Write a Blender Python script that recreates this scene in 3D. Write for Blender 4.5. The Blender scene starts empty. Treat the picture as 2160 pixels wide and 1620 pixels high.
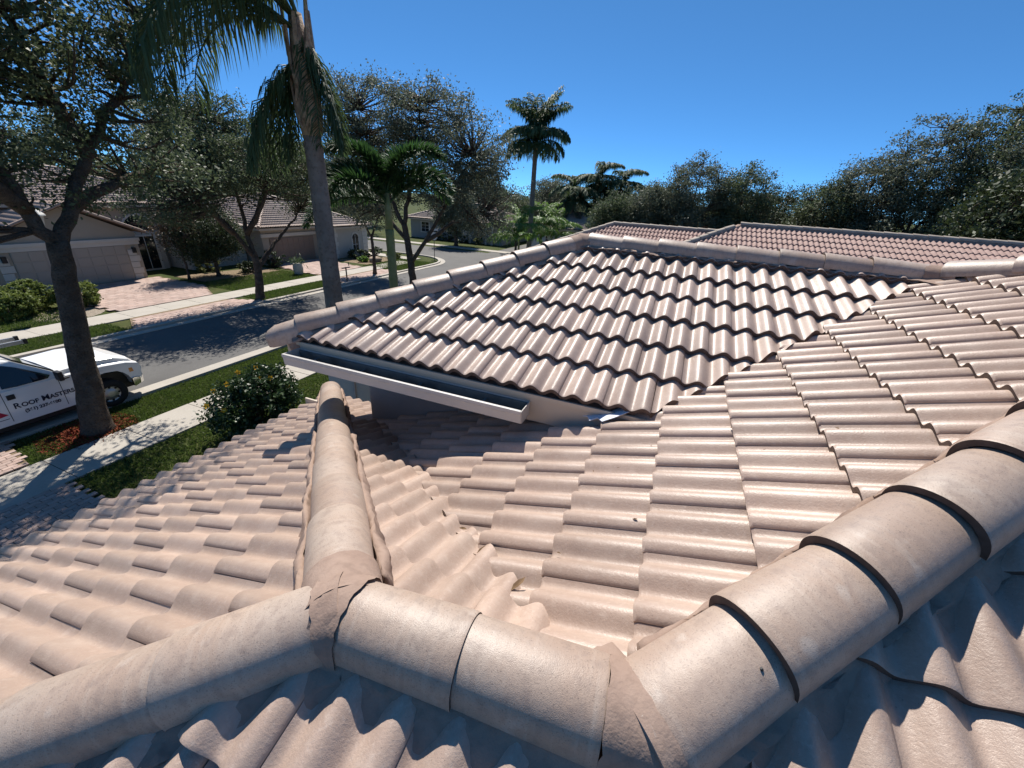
import bpy, bmesh, math, random
import numpy as np
from mathutils import Matrix, Vector
RND = random.Random(7)
NR = np.random.RandomState(11)
R_ = math.radians
SC = bpy.context.scene
COL = SC.collection

# ------------------------------------------------------------------ camera
EYE = 6.0                                   # eye height above the lawn (m)
F_PX, PIT, ROL, YAW = 856.3, R_(24.8), R_(3.47), R_(20.61)
h_ = Vector((math.cos(YAW), math.sin(YAW), 0)); r_ = Vector((math.sin(YAW), -math.cos(YAW), 0)); z_ = Vector((0, 0, 1))
FW = h_*math.cos(PIT) - z_*math.sin(PIT); UP = h_*math.sin(PIT) + z_*math.cos(PIT)
CX = r_*math.cos(ROL) + UP*math.sin(ROL); CU = UP*math.cos(ROL) - r_*math.sin(ROL)
cam = bpy.data.cameras.new('camera'); cam_o = bpy.data.objects.new('camera', cam); COL.objects.link(cam_o)
cam.sensor_width = 36; cam.lens = F_PX/2160*36; cam.clip_start = .05; cam.clip_end = 3000
m = Matrix.Identity(4)
for i in range(3):
    m[i][0], m[i][1], m[i][2] = CX[i], CU[i], -FW[i]
m[2][3] = EYE
cam_o.matrix_world = m
SC.camera = cam_o
# ------------------------------------------------------------------ light
SUN_AZ, SUN_EL = R_(33), R_(55)
w = bpy.data.worlds.new('World'); SC.world = w; w.use_nodes = True
nt = w.node_tree; bg = nt.nodes['Background']
sky = nt.nodes.new('ShaderNodeTexSky'); sky.sky_type = 'NISHITA'; sky.sun_disc = False
sky.sun_elevation = SUN_EL; sky.sun_rotation = math.pi/2 - SUN_AZ
sky.altitude = 6000; sky.air_density = .8; sky.dust_density = 0; sky.ozone_density = 10
gm = nt.nodes.new('ShaderNodeGamma'); gm.inputs[1].default_value = .72          # the phone's deep, even blue
mu_ = nt.nodes.new('ShaderNodeMix'); mu_.data_type = 'RGBA'; mu_.blend_type = 'MULTIPLY'; mu_.inputs[0].default_value = 1; mu_.inputs[7].default_value = (.84, 1.55, 1.88, 1)
nt.links.new(sky.outputs[0], gm.inputs[0]); nt.links.new(gm.outputs[0], mu_.inputs[6])
nt.links.new(mu_.outputs[2], bg.inputs[0]); bg.inputs[1].default_value = .096
sd = bpy.data.lights.new('sun', 'SUN'); sd.energy = 5.0; sd.angle = R_(.53); sd.color = (1, .945, .865)
so = bpy.data.objects.new('sun', sd); COL.objects.link(so)
so.rotation_euler = Vector((math.cos(SUN_AZ)*math.cos(SUN_EL), math.sin(SUN_AZ)*math.cos(SUN_EL), math.sin(SUN_EL))).to_track_quat('Z', 'Y').to_euler()
SC.view_settings.view_transform = 'Standard'; SC.view_settings.look = 'None'
SC.view_settings.exposure = .58; SC.view_settings.gamma = 1

# ------------------------------------------------------------------ helpers
def proj(p):
    d = Vector(p) - Vector((0, 0, EYE)); z = d.dot(FW)
    if z < .05: return None
    return (1080 + F_PX*d.dot(CX)/z, 810 - F_PX*d.dot(CU)/z)
def link(o, parent=None):
    COL.objects.link(o)
    if parent is not None: o.parent = parent
    return o
def tag(o, label, cat, group=None):
    o['label'] = label; o['category'] = cat
    if group: o['group'] = group
    return o
def struct(o): o['kind'] = 'structure'; return o
def stuff(o): o['kind'] = 'stuff'; return o
def empty(name, loc=(0, 0, 0), label=None, cat=None, group=None):
    o = bpy.data.objects.new(name, None); o.location = loc; o.empty_display_size = .2; link(o)
    if label: tag(o, label, cat, group)
    return o
def npmesh(name, V, faces, smooth=False):
    """V (n,3); faces: list of (k,m) int arrays"""
    me = bpy.data.meshes.new(name)
    V = np.asarray(V, np.float32); faces = [np.asarray(f, np.int32) for f in faces if len(f)]
    me.vertices.add(len(V)); me.vertices.foreach_set('co', V.ravel())
    lp = np.concatenate([f.ravel() for f in faces]); tot = np.concatenate([np.full(len(f), f.shape[1], np.int32) for f in faces])
    st = np.concatenate([[0], np.cumsum(tot)[:-1]]).astype(np.int32)
    me.loops.add(len(lp)); me.loops.foreach_set('vertex_index', lp)
    me.polygons.add(len(tot)); me.polygons.foreach_set('loop_start', st); me.polygons.foreach_set('loop_total', tot)
    me.update(calc_edges=True)
    if smooth: me.polygons.foreach_set('use_smooth', np.ones(len(tot), bool))
    me.validate()
    return me
def obj(name, me, mat, parent=None, loc=None):
    o = bpy.data.objects.new(name, me); link(o, parent)
    if mat is not None and not me.materials: me.materials.append(mat)
    if loc is not None: o.location = loc
    return o
class MB:
    """collects shapes into one mesh"""
    def __init__(s): s.v = []; s.f = []; s.n = 0
    def add(s, V, F):
        V = np.asarray(V, float).reshape(-1, 3); s.v.append(V)
        for f in F: s.f.append(tuple(int(i) + s.n for i in f))
        s.n += len(V); return s
    def box(s, x0, x1, y0, y1, z0, z1):
        V = [(x, y, z) for z in (z0, z1) for y in (y0, y1) for x in (x0, x1)]
        return s.add(V, [(0, 2, 3, 1), (4, 5, 7, 6), (0, 1, 5, 4), (2, 6, 7, 3), (0, 4, 6, 2), (1, 3, 7, 5)])
    def prism(s, poly, d):
        poly = [Vector(p) for p in poly]; d = Vector(d); n = len(poly)
        V = [tuple(p) for p in poly] + [tuple(p + d) for p in poly]
        return s.add(V, [tuple(range(n))[::-1], tuple(range(n, 2*n))] + [(i, (i+1) % n, n+(i+1) % n, n+i) for i in range(n)])
    def tube(s, pts, rad, n=8, cap=True):
        V, F = tube(pts, rad, n); s.add(V, F)
        if cap:
            k = len(pts); s.f.append(tuple(range(s.n-k*n, s.n-k*n+n))[::-1]); s.f.append(tuple(range(s.n-n, s.n)))
        return s
    def build(s, name, mat, parent=None, smooth=False, bevel=0, loc=None):
        me = bpy.data.meshes.new(name); V = np.concatenate(s.v) if s.v else []
        if loc is not None: V = V - np.array(loc)
        me.from_pydata([tuple(v) for v in V], [], s.f); me.update()
        if smooth: me.polygons.foreach_set('use_smooth', [True]*len(me.polygons))
        if bevel:
            bm = bmesh.new(); bm.from_mesh(me); bmesh.ops.remove_doubles(bm, verts=bm.verts, dist=1e-5)
            ed = [e for e in bm.edges if len(e.link_faces) == 2 and e.calc_face_angle(0) > .5]
            bmesh.ops.bevel(bm, geom=ed, offset=bevel, segments=2, affect='EDGES', profile=.7)
            bm.to_mesh(me); bm.free()
        bm = bmesh.new(); bm.from_mesh(me); bmesh.ops.recalc_face_normals(bm, faces=bm.faces); bm.to_mesh(me); bm.free()
        return obj(name, me, mat, parent, loc)
def tube(pts, rad, n=8):
    P = np.asarray(pts, float); k = len(P); rad = np.broadcast_to(np.asarray(rad, float), (k,))
    T = np.gradient(P, axis=0); T /= np.linalg.norm(T, axis=1)[:, None] + 1e-9
    a = np.array([0, 0, 1.]) if abs(T[0][2]) < .9 else np.array([1., 0, 0])
    V = []
    for i in range(k):
        a = a - T[i]*a.dot(T[i]); a /= np.linalg.norm(a) + 1e-9; b = np.cross(T[i], a)
        th = np.arange(n)*2*math.pi/n
        V.append(P[i] + rad[i]*(np.cos(th)[:, None]*a + np.sin(th)[:, None]*b))
    F = [(i*n+j, i*n+(j+1) % n, (i+1)*n+(j+1) % n, (i+1)*n+j) for i in range(k-1) for j in range(n)]
    return np.concatenate(V), F

# ------------------------------------------------------------------ materials
def mat(name, col, rough=.7, spec=.5, metal=0., noise=None, bump=None, coat=0, var=0, coord='Object', trans=None, stretch=None):
    """noise: list of (scale, colour, amount, detail, lo, hi) blends; bump: (scale, strength, distance)"""
    M = bpy.data.materials.new(name); M.use_nodes = True; t = M.node_tree; N = t.nodes; L = t.links
    b = N['Principled BSDF']; b.inputs['Base Color'].default_value = (*col, 1)
    b.inputs['Roughness'].default_value = rough; b.inputs['Metallic'].default_value = metal
    b.inputs['Specular IOR Level'].default_value = spec
    if coat: b.inputs['Coat Weight'].default_value = coat; b.inputs['Coat Roughness'].default_value = .05
    tc = N.new('ShaderNodeTexCoord'); vec = tc.outputs[coord]
    if coord == 'World': pass
    if var:
        oi = N.new('ShaderNodeObjectInfo'); ad = N.new('ShaderNodeVectorMath'); ad.operation = 'ADD'
        mu = N.new('ShaderNodeVectorMath'); mu.operation = 'SCALE'; mu.inputs[3].default_value = 37.
        L.new(oi.outputs['Location'], mu.inputs[0]); L.new(vec, ad.inputs[0]); L.new(mu.outputs[0], ad.inputs[1]); vec = ad.outputs[0]
    cur = None
    if stretch:
        mp = N.new('ShaderNodeMapping'); mp.inputs['Scale'].default_value = stretch[0]; L.new(vec, mp.inputs[0])
        n = N.new('ShaderNodeTexNoise'); n.inputs['Scale'].default_value = 1; n.inputs['Detail'].default_value = 5; L.new(mp.outputs[0], n.inputs['Vector'])
        mr = N.new('ShaderNodeMapRange'); mr.inputs[1].default_value = stretch[3]; mr.inputs[2].default_value = stretch[4]; mr.inputs[3].default_value = 0; mr.inputs[4].default_value = stretch[2]; L.new(n.outputs['Fac'], mr.inputs[0])
        mx = N.new('ShaderNodeMix'); mx.data_type = 'RGBA'; mx.inputs[6].default_value = (*col, 1); mx.inputs[7].default_value = (*stretch[1], 1); L.new(mr.outputs[0], mx.inputs[0]); cur = mx.outputs[2]
    for (sc, c2, am, det, lo, hi) in (noise or []):
        n = N.new('ShaderNodeTexNoise'); n.inputs['Scale'].default_value = sc; n.inputs['Detail'].default_value = det
        L.new(vec, n.inputs['Vector'])
        mr = N.new('ShaderNodeMapRange'); mr.inputs[1].default_value = lo; mr.inputs[2].default_value = hi; mr.inputs[3].default_value = 0; mr.inputs[4].default_value = am
        L.new(n.outputs['Fac'], mr.inputs[0])
        mx = N.new('ShaderNodeMix'); mx.data_type = 'RGBA'; mx.inputs[6].default_value = (*col, 1); mx.inputs[7].default_value = (*c2, 1)
        L.new(mr.outputs[0], mx.inputs[0])
        if cur: L.new(cur, mx.inputs[6])
        cur = mx.outputs[2]
    if var:
        hs = N.new('ShaderNodeHueSaturation'); hs.inputs['Color'].default_value = (*col, 1)
        if cur: L.new(cur, hs.inputs['Color'])
        r = N.new('ShaderNodeMapRange'); r.inputs[3].default_value = 1-var; r.inputs[4].default_value = 1+var
        L.new(oi.outputs['Random'], r.inputs[0]); L.new(r.outputs[0], hs.inputs['Value'])
        cur = hs.outputs[0]
    if cur: L.new(cur, b.inputs['Base Color'])
    if bump:
        prev = None
        for (sc, st, ds) in (bump if isinstance(bump, list) else [bump]):
            n = N.new('ShaderNodeTexNoise'); n.inputs['Scale'].default_value = sc; n.inputs['Detail'].default_value = 4
            L.new(vec, n.inputs['Vector'])
            bp = N.new('ShaderNodeBump'); bp.inputs['Strength'].default_value = st; bp.inputs['Distance'].default_value = ds
            L.new(n.outputs['Fac'], bp.inputs['Height'])
            if prev: L.new(prev, bp.inputs['Normal'])
            prev = bp.outputs[0]
        L.new(prev, b.inputs['Normal'])
    if trans:
        tr = N.new('ShaderNodeBsdfTranslucent'); tr.inputs[0].default_value = (*trans[1], 1)
        mx = N.new('ShaderNodeMixShader'); mx.inputs[0].default_value = trans[0]
        L.new(b.outputs[0], mx.inputs[1]); L.new(tr.outputs[0], mx.inputs[2]); L.new(mx.outputs[0], N['Material Output'].inputs[0])
    return M
def tilemat(name, c, pale, dark, rough=.5, spec=.45):
    return mat(name, c, rough+.1, spec, noise=[(3.1, tuple(x*.72 for x in dark), .42, 6, .58, .74), (90, pale, .5, 3, .56, .68), (7, pale, .55, 4, .45, .75), (2.3, dark, .35, 3, .45, .7), (60, dark, .25, 3, .55, .7), (180, (.08, .06, .05), .5, 2, .68, .74), (26, pale, .4, 5, .55, .72)],
               bump=[(420, .35, .002), (140, .25, .004), (14, .15, .01)], var=.11)
M = dict(
    tile=tilemat('painted_concrete_tile', (0.385, 0.283, 0.225), (0.475, 0.378, 0.312), (0.305, 0.218, 0.172), .31, .5),
    tile_bright=tilemat('brightened_concrete_tile', (0.40, 0.302, 0.248), (0.485, 0.39, 0.33), (0.325, 0.24, 0.195), .30, .5),  # same tile colour, brightened so the upper wing looks better lit
    cap=mat('ridge_cap_paint', (.365, .27, .21), .46, .5, stretch=((3, 55, 3), (.44, .355, .29), .55, .48, .68), noise=[(3.5, (.40, .33, .275), .75, 6, .42, .66), (1.6, (.27, .195, .155), .5, 5, .45, .68), (28, (.26, .195, .16), .55, 5, .5, .66), (11, (.48, .415, .36), .5, 6, .62, .72), (240, (.15, .115, .095), .6, 2, .58, .7)], bump=[(420, .4, .002), (9, .2, .012), (60, .2, .004)], var=.10),
    mortar=mat('tinted_mortar', (.27, .19, .15), .85, .25, noise=[(9, (.34, .25, .20), .7, 6, .4, .7), (30, (.20, .14, .11), .5, 5, .5, .7)], bump=[(30, .3, .01), (160, .35, .004)]),
    tail=mat('raw_tile_edge_shaded', (.085, .06, .05), .9, .2, noise=[(30, (.13, .095, .08), .7, 4, .4, .7)]),  # unpainted tile ends, brown deepened to carry their shade as well
    tailc=mat('tile_edge_lit', (.20, .155, .12), .85, .2, noise=[(30, (.13, .095, .08), .7, 4, .4, .7)]),  # lighter copy of the tile end, for the slope whose ends catch light
    deck=mat('roof_underlay', (.17, .125, .10), .95, .1),
    nbtile=tilemat('neighbour_tile', (0.334, 0.213, 0.182), (0.418, 0.304, 0.266), (0.274, 0.167, 0.137), .6, .3),
    nbcap=mat('neighbour_cap', (0.304, 0.256, 0.208), .7, .3, noise=[(6, (0.400, 0.352, 0.296), .6, 4, .4, .7)], var=.1),
    ortile=mat('orange_tile', (0.336, 0.128, 0.072), .7, .3, noise=[(3, (0.400, 0.192, 0.120), .6, 4, .4, .7)]),
    fartile=mat('far_roof_tile', (0.315, 0.232, 0.188), .65, .4, noise=[(1.5, (0.413, 0.330, 0.277), .5, 4, .4, .7), (5, (0.225, 0.165, 0.135), .4, 3, .5, .7)]),
    fascia=mat('cream_paint', (0.480, 0.416, 0.336), .5, .4, noise=[(5, (0.400, 0.336, 0.264), .4, 4, .5, .75)]),
    gutter=mat('white_aluminium', (0.46, 0.44, 0.415), .35, .5, noise=[(3, (0.578, 0.561, 0.527), .4, 4, .45, .7)]),
    guttin=mat('gutter_inside_shaded', (.12, .135, .14), .6, .3, noise=[(6, (.03, .03, .028), .7, 5, .45, .7)]),  # inside of the gutter, its shadow put into the dark colour
    stucco=mat('grey_beige_stucco', (0.375, 0.352, 0.330), .9, .2, bump=(60, .4, .01), noise=[(2, (0.323, 0.300, 0.277), .4, 4, .45, .7)]),
    stuccow=mat('pale_stucco', (0.446, 0.418, 0.374), .9, .2, bump=(60, .4, .01), noise=[(1.2, (0.374, 0.346, 0.302), .4, 4, .45, .7)]),
    stuccob=mat('beige_stucco', (0.374, 0.331, 0.274), .9, .2, bump=(60, .4, .01), noise=[(1.2, (0.317, 0.274, 0.223), .4, 4, .45, .7)]),
    greyw=mat('grey_siding', (0.288, 0.296, 0.288), .8, .2, noise=[(1.2, (0.240, 0.248, 0.240), .4, 4, .45, .7)]),
    trim=mat('white_trim', (0.555, 0.532, 0.488), .6, .3, noise=[(2, (0.480, 0.450, 0.398), .4, 4, .45, .7)]),
    gdoor=mat('garage_door_paint', (0.360, 0.324, 0.281), .55, .3, noise=[(1, (0.324, 0.288, 0.245), .4, 3, .4, .7)]),
    gdoor2=mat('tan_garage_door', (0.238, 0.180, 0.144), .55, .3, noise=[(1, (0.209, 0.158, 0.122), .4, 3, .4, .7)]),
    glass=mat('dark_glass', (.012, .016, .02), .06, .6),
    asphalt=mat('asphalt', (0.108, 0.104, 0.100), .85, .3, noise=[(.22, (.075, .072, .07), .6, 6, .5, .62), (2.5, (.07, .067, .065), .5, 6, .6, .7), (.6, (0.136, 0.132, 0.124), .7, 5, .4, .7), (60, (0.072, 0.070, 0.068), .6, 4, .45, .65), (9, (0.088, 0.086, 0.080), .4, 4, .5, .7)], bump=(180, .4, .006)),
    concrete=mat('sidewalk_concrete', (0.375, 0.345, 0.300), .85, .3, noise=[(1.4, (0.307, 0.277, 0.232), .6, 6, .4, .7), (25, (0.435, 0.405, 0.360), .5, 4, .5, .7), (.5, (0.270, 0.240, 0.203), .4, 4, .5, .7)], bump=(90, .3, .006)),
    lawn=mat('lawn_soil', (0.047, 0.064, 0.019), .95, .1, noise=[(1.1, (0.085, 0.089, 0.030), .8, 6, .4, .65), (18, (0.025, 0.038, 0.010), .7, 5, .45, .65), (.35, (0.111, 0.098, 0.047), .5, 4, .52, .75)], bump=(40, .8, .03)),
    grass=mat('grass_blade', (0.068, 0.104, 0.025), .6, .3, noise=[(1.3, (0.126, 0.131, 0.045), .8, 5, .4, .65), (.4, (0.045, 0.077, 0.018), .5, 3, .45, .7)], trans=(.3, (0.117, 0.180, 0.036))),
    mulch=mat('red_mulch', (0.180, 0.041, 0.023), .95, .1, noise=[(30, (0.270, 0.081, 0.045), .8, 5, .4, .65), (12, (0.072, 0.023, 0.016), .7, 4, .5, .7)], bump=(40, 1, .04)),
    gravel=mat('pale_gravel', (0.336, 0.288, 0.232), .95, .2, noise=[(25, (0.200, 0.160, 0.120), .9, 5, .4, .65)], bump=(40, 1, .04)),
    dirt=mat('leafy_dirt', (.19, .14, .09), .95, .1, noise=[(9, (.28, .22, .15), .8, 6, .4, .65)], bump=(40, 1, .04)),
    bark=mat('oak_bark', (.085, .062, .047), .95, .15, noise=[(5, (.13, .105, .085), .8, 6, .4, .65), (25, (.04, .03, .023), .7, 5, .5, .7)], bump=[(22, 1, .05), (5, .6, .08)]),
    palmbark=mat('palm_trunk_bark', (0.165, 0.135, 0.116), .9, .2, noise=[(3, (0.225, 0.195, 0.169), .8, 6, .4, .65), (14, (0.090, 0.071, 0.060), .6, 5, .52, .7)], bump=[(18, .8, .03), (3, .4, .05)]),
    boot=mat('palm_boot', (0.36, 0.27, 0.19), .8, .2, noise=[(5, (0.136, 0.088, 0.060), .8, 5, .42, .62), (16, (0.360, 0.296, 0.224), .6, 5, .5, .7)], bump=[(20, .8, .03)]),
    shaft=mat('green_palm_stem', (.17, .19, .07), .6, .3, noise=[(4, (.24, .23, .12), .7, 5, .4, .65), (11, (.12, .13, .06), .5, 4, .5, .7)], bump=(14, .3, .02)),
    white=mat('truck_paint', (.80, .80, .79), .22, .5, coat=.6, noise=[(1.5, (.72, .71, .69), .4, 4, .5, .75)]),
    rubber=mat('tyre_rubber', (.02, .02, .02), .8, .3, noise=[(8, (.04, .037, .035), .6, 4, .4, .7)]),
    chrome=mat('chrome', (.7, .7, .7), .12, .5, metal=1, noise=[(3, (.5, .5, .5), .5, 3, .4, .7)]),
    alu=mat('ladder_aluminium', (.55, .56, .57), .4, .5, metal=.8, noise=[(8, (.42, .43, .44), .5, 3, .4, .7)]),
    black=mat('black_plastic', (.018, .018, .019), .5, .4, noise=[(8, (.03, .03, .03), .5, 3, .4, .7)]),
    lamp=mat('headlight_lens', (.75, .70, .6), .1, .6, noise=[(9, (.6, .55, .45), .5, 3, .4, .7)]),
    amber=mat('amber_lens', (.7, .25, .03), .2, .6, noise=[(9, (.6, .2, .03), .5, 3, .4, .7)]),
    ink=mat('dark_lettering', (.02, .025, .05), .5, .3, noise=[(9, (.03, .03, .05), .5, 3, .4, .7)]),
    red=mat('red_decal', (.45, .02, .05), .5, .3, noise=[(9, (.4, .02, .05), .5, 3, .4, .7)]),
    green=mat('green_decal', (.02, .16, .12), .5, .3, noise=[(9, (.02, .13, .1), .5, 3, .4, .7)]),
    dmetal=mat('dark_painted_metal', (.03, .03, .032), .5, .4, noise=[(9, (.05, .05, .05), .5, 3, .4, .7)]),
    signback=mat('sign_back_aluminium', (.5, .51, .52), .45, .4, metal=.5, noise=[(4, (.4, .41, .42), .5, 3, .4, .7)]),
    lantern=mat('frosted_lantern', (.55, .54, .5), .4, .4, noise=[(4, (.45, .44, .4), .5, 3, .4, .7)]),
    petal=mat('yellow_petal', (.75, .38, .02), .6, .3, noise=[(8, (.8, .5, .05), .6, 3, .4, .7)], trans=(.3, (.8, .45, .03))),
    dead=mat('dead_leaf', (.11, .065, .035), .8, .2, noise=[(20, (.2, .13, .07), .8, 3, .4, .65)]),
    membrane=mat('torn_membrane', (.60, .63, .70), .6, .3, noise=[(6, (.50, .53, .60), .6, 4, .4, .7), (30, (.2, .2, .22), .6, 4, .62, .7)], bump=(12, .5, .02)),
    rock=mat('garden_boulder', (.33, .26, .19), .9, .2, noise=[(3, (.22, .16, .11), .7, 5, .4, .65)], bump=(9, .6, .04)),
    brick=mat('paver', (0.359, 0.261, 0.222), .85, .25, noise=[(3, (0.413, 0.328, 0.289), .7, 5, .4, .65), (40, (0.281, 0.195, 0.156), .6, 4, .5, .7)], bump=(60, .4, .005), var=.13),
)
def leafmat(name, c, c2, rough=.38, tr=.22, trc=None):
    return mat(name, tuple(x*1.35 for x in c), rough+.16, .4, noise=[(.9, tuple(x*1.35 for x in c2), .8, 4, .42, .62), (6, tuple(x*.75 for x in c), .6, 3, .45, .65)], trans=(tr, trc or tuple(min(1, x*2.0) for x in c2)))
ML = dict(
    oak=leafmat('oak_leaf', (.045, .064, .03), (.078, .10, .05), .42),
    oakb=leafmat('oak_leaf_brownish', (.060, .074, .046), (.10, .115, .078), .45),
    olive=leafmat('olive_leaf', (.07, .085, .025), (.12, .13, .04), .5),
    dark=leafmat('dark_leaf', (.022, .036, .014), (.04, .055, .02), .4, .15),
    palm=leafmat('palm_leaflet', (.034, .058, .024), (.06, .09, .035), .45, .22),
    fox=leafmat('foxtail_leaflet', (.02, .048, .014), (.036, .082, .022), .42, .2),
    lime=leafmat('lime_palm_leaflet', (.055, .115, .02), (.10, .17, .03), .35, .3),
    hib=leafmat('hibiscus_leaf', (.016, .036, .012), (.03, .055, .018), .28, .12),
    hedge=leafmat('hedge_leaf', (.07, .10, .022), (.12, .15, .035), .5, .25),
)

# ------------------------------------------------------------------ ground, street
def sheet(name, poly, z, mt, th=0.0):
    mb = MB()
    if th: mb.prism([(x, y, z-th) for x, y in poly], (0, 0, th))
    else: mb.add([(x, y, z) for x, y in poly], [tuple(range(len(poly)))])
    return struct(mb.build(name, mt))
def arc(cx, cy, r, a0, a1, n=12): return [(cx+r*math.cos(R_(a0+(a1-a0)*i/n)), cy+r*math.sin(R_(a0+(a1-a0)*i/n))) for i in range(n+1)]
sheet('lawn_ground', [(-900, -900), (900, -900), (900, 900), (-900, 900)], 0, M['lawn'])
YK0, YK1 = 14.1, 20.3                        # kerb faces of the street
XS0, XS1 = 36.5, 43.5                        # the cross street
RC = 4.2
road = [(-60, YK0), (XS1, YK0), (XS1, 90), (XS0, 90), (XS0, YK1+RC)] + arc(XS0-RC, YK1+RC, RC, 0, -90)[1:] + [(-60, YK1)]
sheet('street', road, .006, M['asphalt'])
sheet('street_end', [(XS1-.001, 14.1), (120, 14.1), (120, 20.3), (XS1-.001, 20.3)], .0062, M['asphalt'])
def strip(name, pts, w0, w1, z, mt, th=.1):
    """band along polyline pts, offset w0..w1 to its left, as one raised slab"""
    P = [np.array(p, float) for p in pts]; A = []; B = []
    for i, p in enumerate(P):
        d = (P[min(i+1, len(P)-1)] - P[max(i-1, 0)]); d /= np.linalg.norm(d); n = np.array([-d[1], d[0]])
        A.append(p+n*w0); B.append(p+n*w1)
    mb = MB()
    for i in range(len(P)-1):
        q = [(*A[i], z-th), (*A[i+1], z-th), (*B[i+1], z-th), (*B[i], z-th)]
        mb.prism(q, (0, 0, th))
    return struct(mb.build(name, mt))
strip('near_kerb', [(60, YK0), (XS1, YK0), (-60, YK0)][1:], .0, .22, .11, M['concrete'], .2)
strip('near_gutter_strip', [(XS1, YK0), (-60, YK0)], -.42, -.001, .03, M['concrete'], .1)
far_edge = [(-60, YK1)] + arc(XS0-RC, YK1+RC, RC, -90, 0) + [(XS0, 90)]
strip('far_kerb', far_edge, .0, .24, .11, M['concrete'], .2)
strip('far_gutter_strip', far_edge, -.42, -.001, .03, M['concrete'], .1)
# sidewalks of separate slabs with open joints
def slabs(name, x0, x1, ya, yb, step=1.55, along='x', z=.05):
    base = struct(MB().box(*((x0, x1, ya, yb) if along == 'x' else (ya, yb, x0, x1)), -.02, z-.05).build(name, M['dirt']))
    n = int((x1-x0)/step)
    for i in range(n):
        a = x0+i*step+.008; b = x0+(i+1)*step-.008
        mb = MB(); mb.box(0, b-a, 0, yb-ya, 0, .07) if along == 'x' else mb.box(0, yb-ya, 0, b-a, 0, .07)
        o = mb.build('slab', M['concrete'], base, bevel=.008); o.location = (a, ya, z-.07+RND.uniform(-.004, .004)) if along == 'x' else (ya, a, z-.07)
    return base
slabs('near_sidewalk', -1.5, 34, 10.95, 12.3)
slabs('far_sidewalk', -2, 33, 22.45, 23.9)
strip('cross_street_sidewalk', [(46, 10), (46, 60)], 0, 1.4, .05, M['concrete'], .07)
strip('corner_sidewalk', [(33.9, 23.2), (34.8, 60)], -.7, .7, .05, M['concrete'], .07)
# paver driveways: pieces near the camera are single pavers
def pavers(name, poly, z, n_single=300, px=.24, py=.12):
    """poly convex plan polygon; running bond"""
    mb = MB(); mb.add([(x, y, z) for x, y in poly], [tuple(range(len(poly)))]); base = struct(mb.build(name, M['dirt']))
    P = [np.array(p) for p in poly]; c = sum(P)/len(P)
    def inside(x, y):
        for i in range(len(P)):
            e = P[(i+1) % len(P)]-P[i]; n = np.array([-e[1], e[0]])
            if n.dot(c-P[i]) < 0: n = -n
            if n.dot(np.array([x, y])-P[i]) < .04: return False
        return True
    x0, x1 = min(p[0] for p in P), max(p[0] for p in P); y0, y1 = min(p[1] for p in P), max(p[1] for p in P)
    cells = []
    ny = int((y1-y0)/py)
    for j in range(ny):
        for i in range(int((x1-x0)/px)+1):
            x = x0+(i+(j % 2)*.5)*px; y = y0+(j+.5)*py
            if inside(x, y):
                q = proj((x, y, z)); vis = q and -40 < q[0] < 2200 and 0 < q[1] < 1660
                cells.append((0 if vis else 1, (x*x+y*y), x, y))
    cells.sort()
    src = MB().box(-px/2+.005, px/2-.005, -py/2+.005, py/2-.005, 0, .03).build('paver', M['brick'], base, bevel=.006)
    rest = MB()
    for k, (v, d, x, y) in enumerate(cells):
        zz = z-.012+RND.uniform(-.002, .002)
        if k < n_single and v == 0:
            o = src if k == 0 else src.copy()
            if k: link(o, base)
            o.location = (x, y, zz)
        else: rest.box(x-px/2+.005, x+px/2-.005, y-py/2+.005, y+py/2-.005, zz, zz+.03)
    if rest.v: stuff(rest.build('far_pavers', M['brick'], base))
    return base
pavers('near_driveway', [(-3.2, 12.32), (2.95, 12.32), (3.2, 14.08), (-3.4, 14.08)], .07, 200)
pavers('house_driveway', [(-3.2, 7.2), (2.9, 7.2), (2.95, 10.93), (-3.2, 10.93)], .06, 250)
pavers('opposite_driveway', [(10.6, 23.92), (15.0, 23.92), (16.2, 26.5), (16.2, 30.95), (10.4, 30.95)], .06, 300, .4, .4)
pavers('opposite_apron', [(9.3, 20.55), (15.6, 20.55), (14.6, 22.43), (10.2, 22.43)], .06, 150, .4, .4)
pavers('second_driveway', [(22.6, 23.92), (27.2, 23.92), (28.4, 29.9), (23.4, 29.9)], .06, 200, .4, .4)
pavers('second_apron', [(21.4, 20.55), (27.9, 20.55), (27.0, 22.43), (22.4, 22.43)], .06, 100, .4, .4)
sheet('gravel_bed', arc(9.3, 25.4, 1.3, 0, 360, 20)[:-1], .012, M['gravel'])
sheet('planting_bed', [(17, 26.4), (22.3, 26.2), (22.6, 29.5), (16.9, 30.5)], .012, M['dirt'])
sheet('corner_planting_bed', [(28.6, 24.6), (33, 24.6), (33, 28.2), (28.6, 28.2)], .012, M['dirt'])
def clods(name, cx, cy, r, n, s, mt, z=.01):
    a = NR.rand(n)*2*math.pi; q = r*np.sqrt(NR.rand(n)); rr = NR.rand(n, 3)
    V = []; C = np.c_[cx+q*np.cos(a), cy+q*np.sin(a), z+.06*np.exp(-(q/r*1.6)**2)+.02*rr[:, 2]]
    return leaves(name, C, s, mt, flat=.4)
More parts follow.
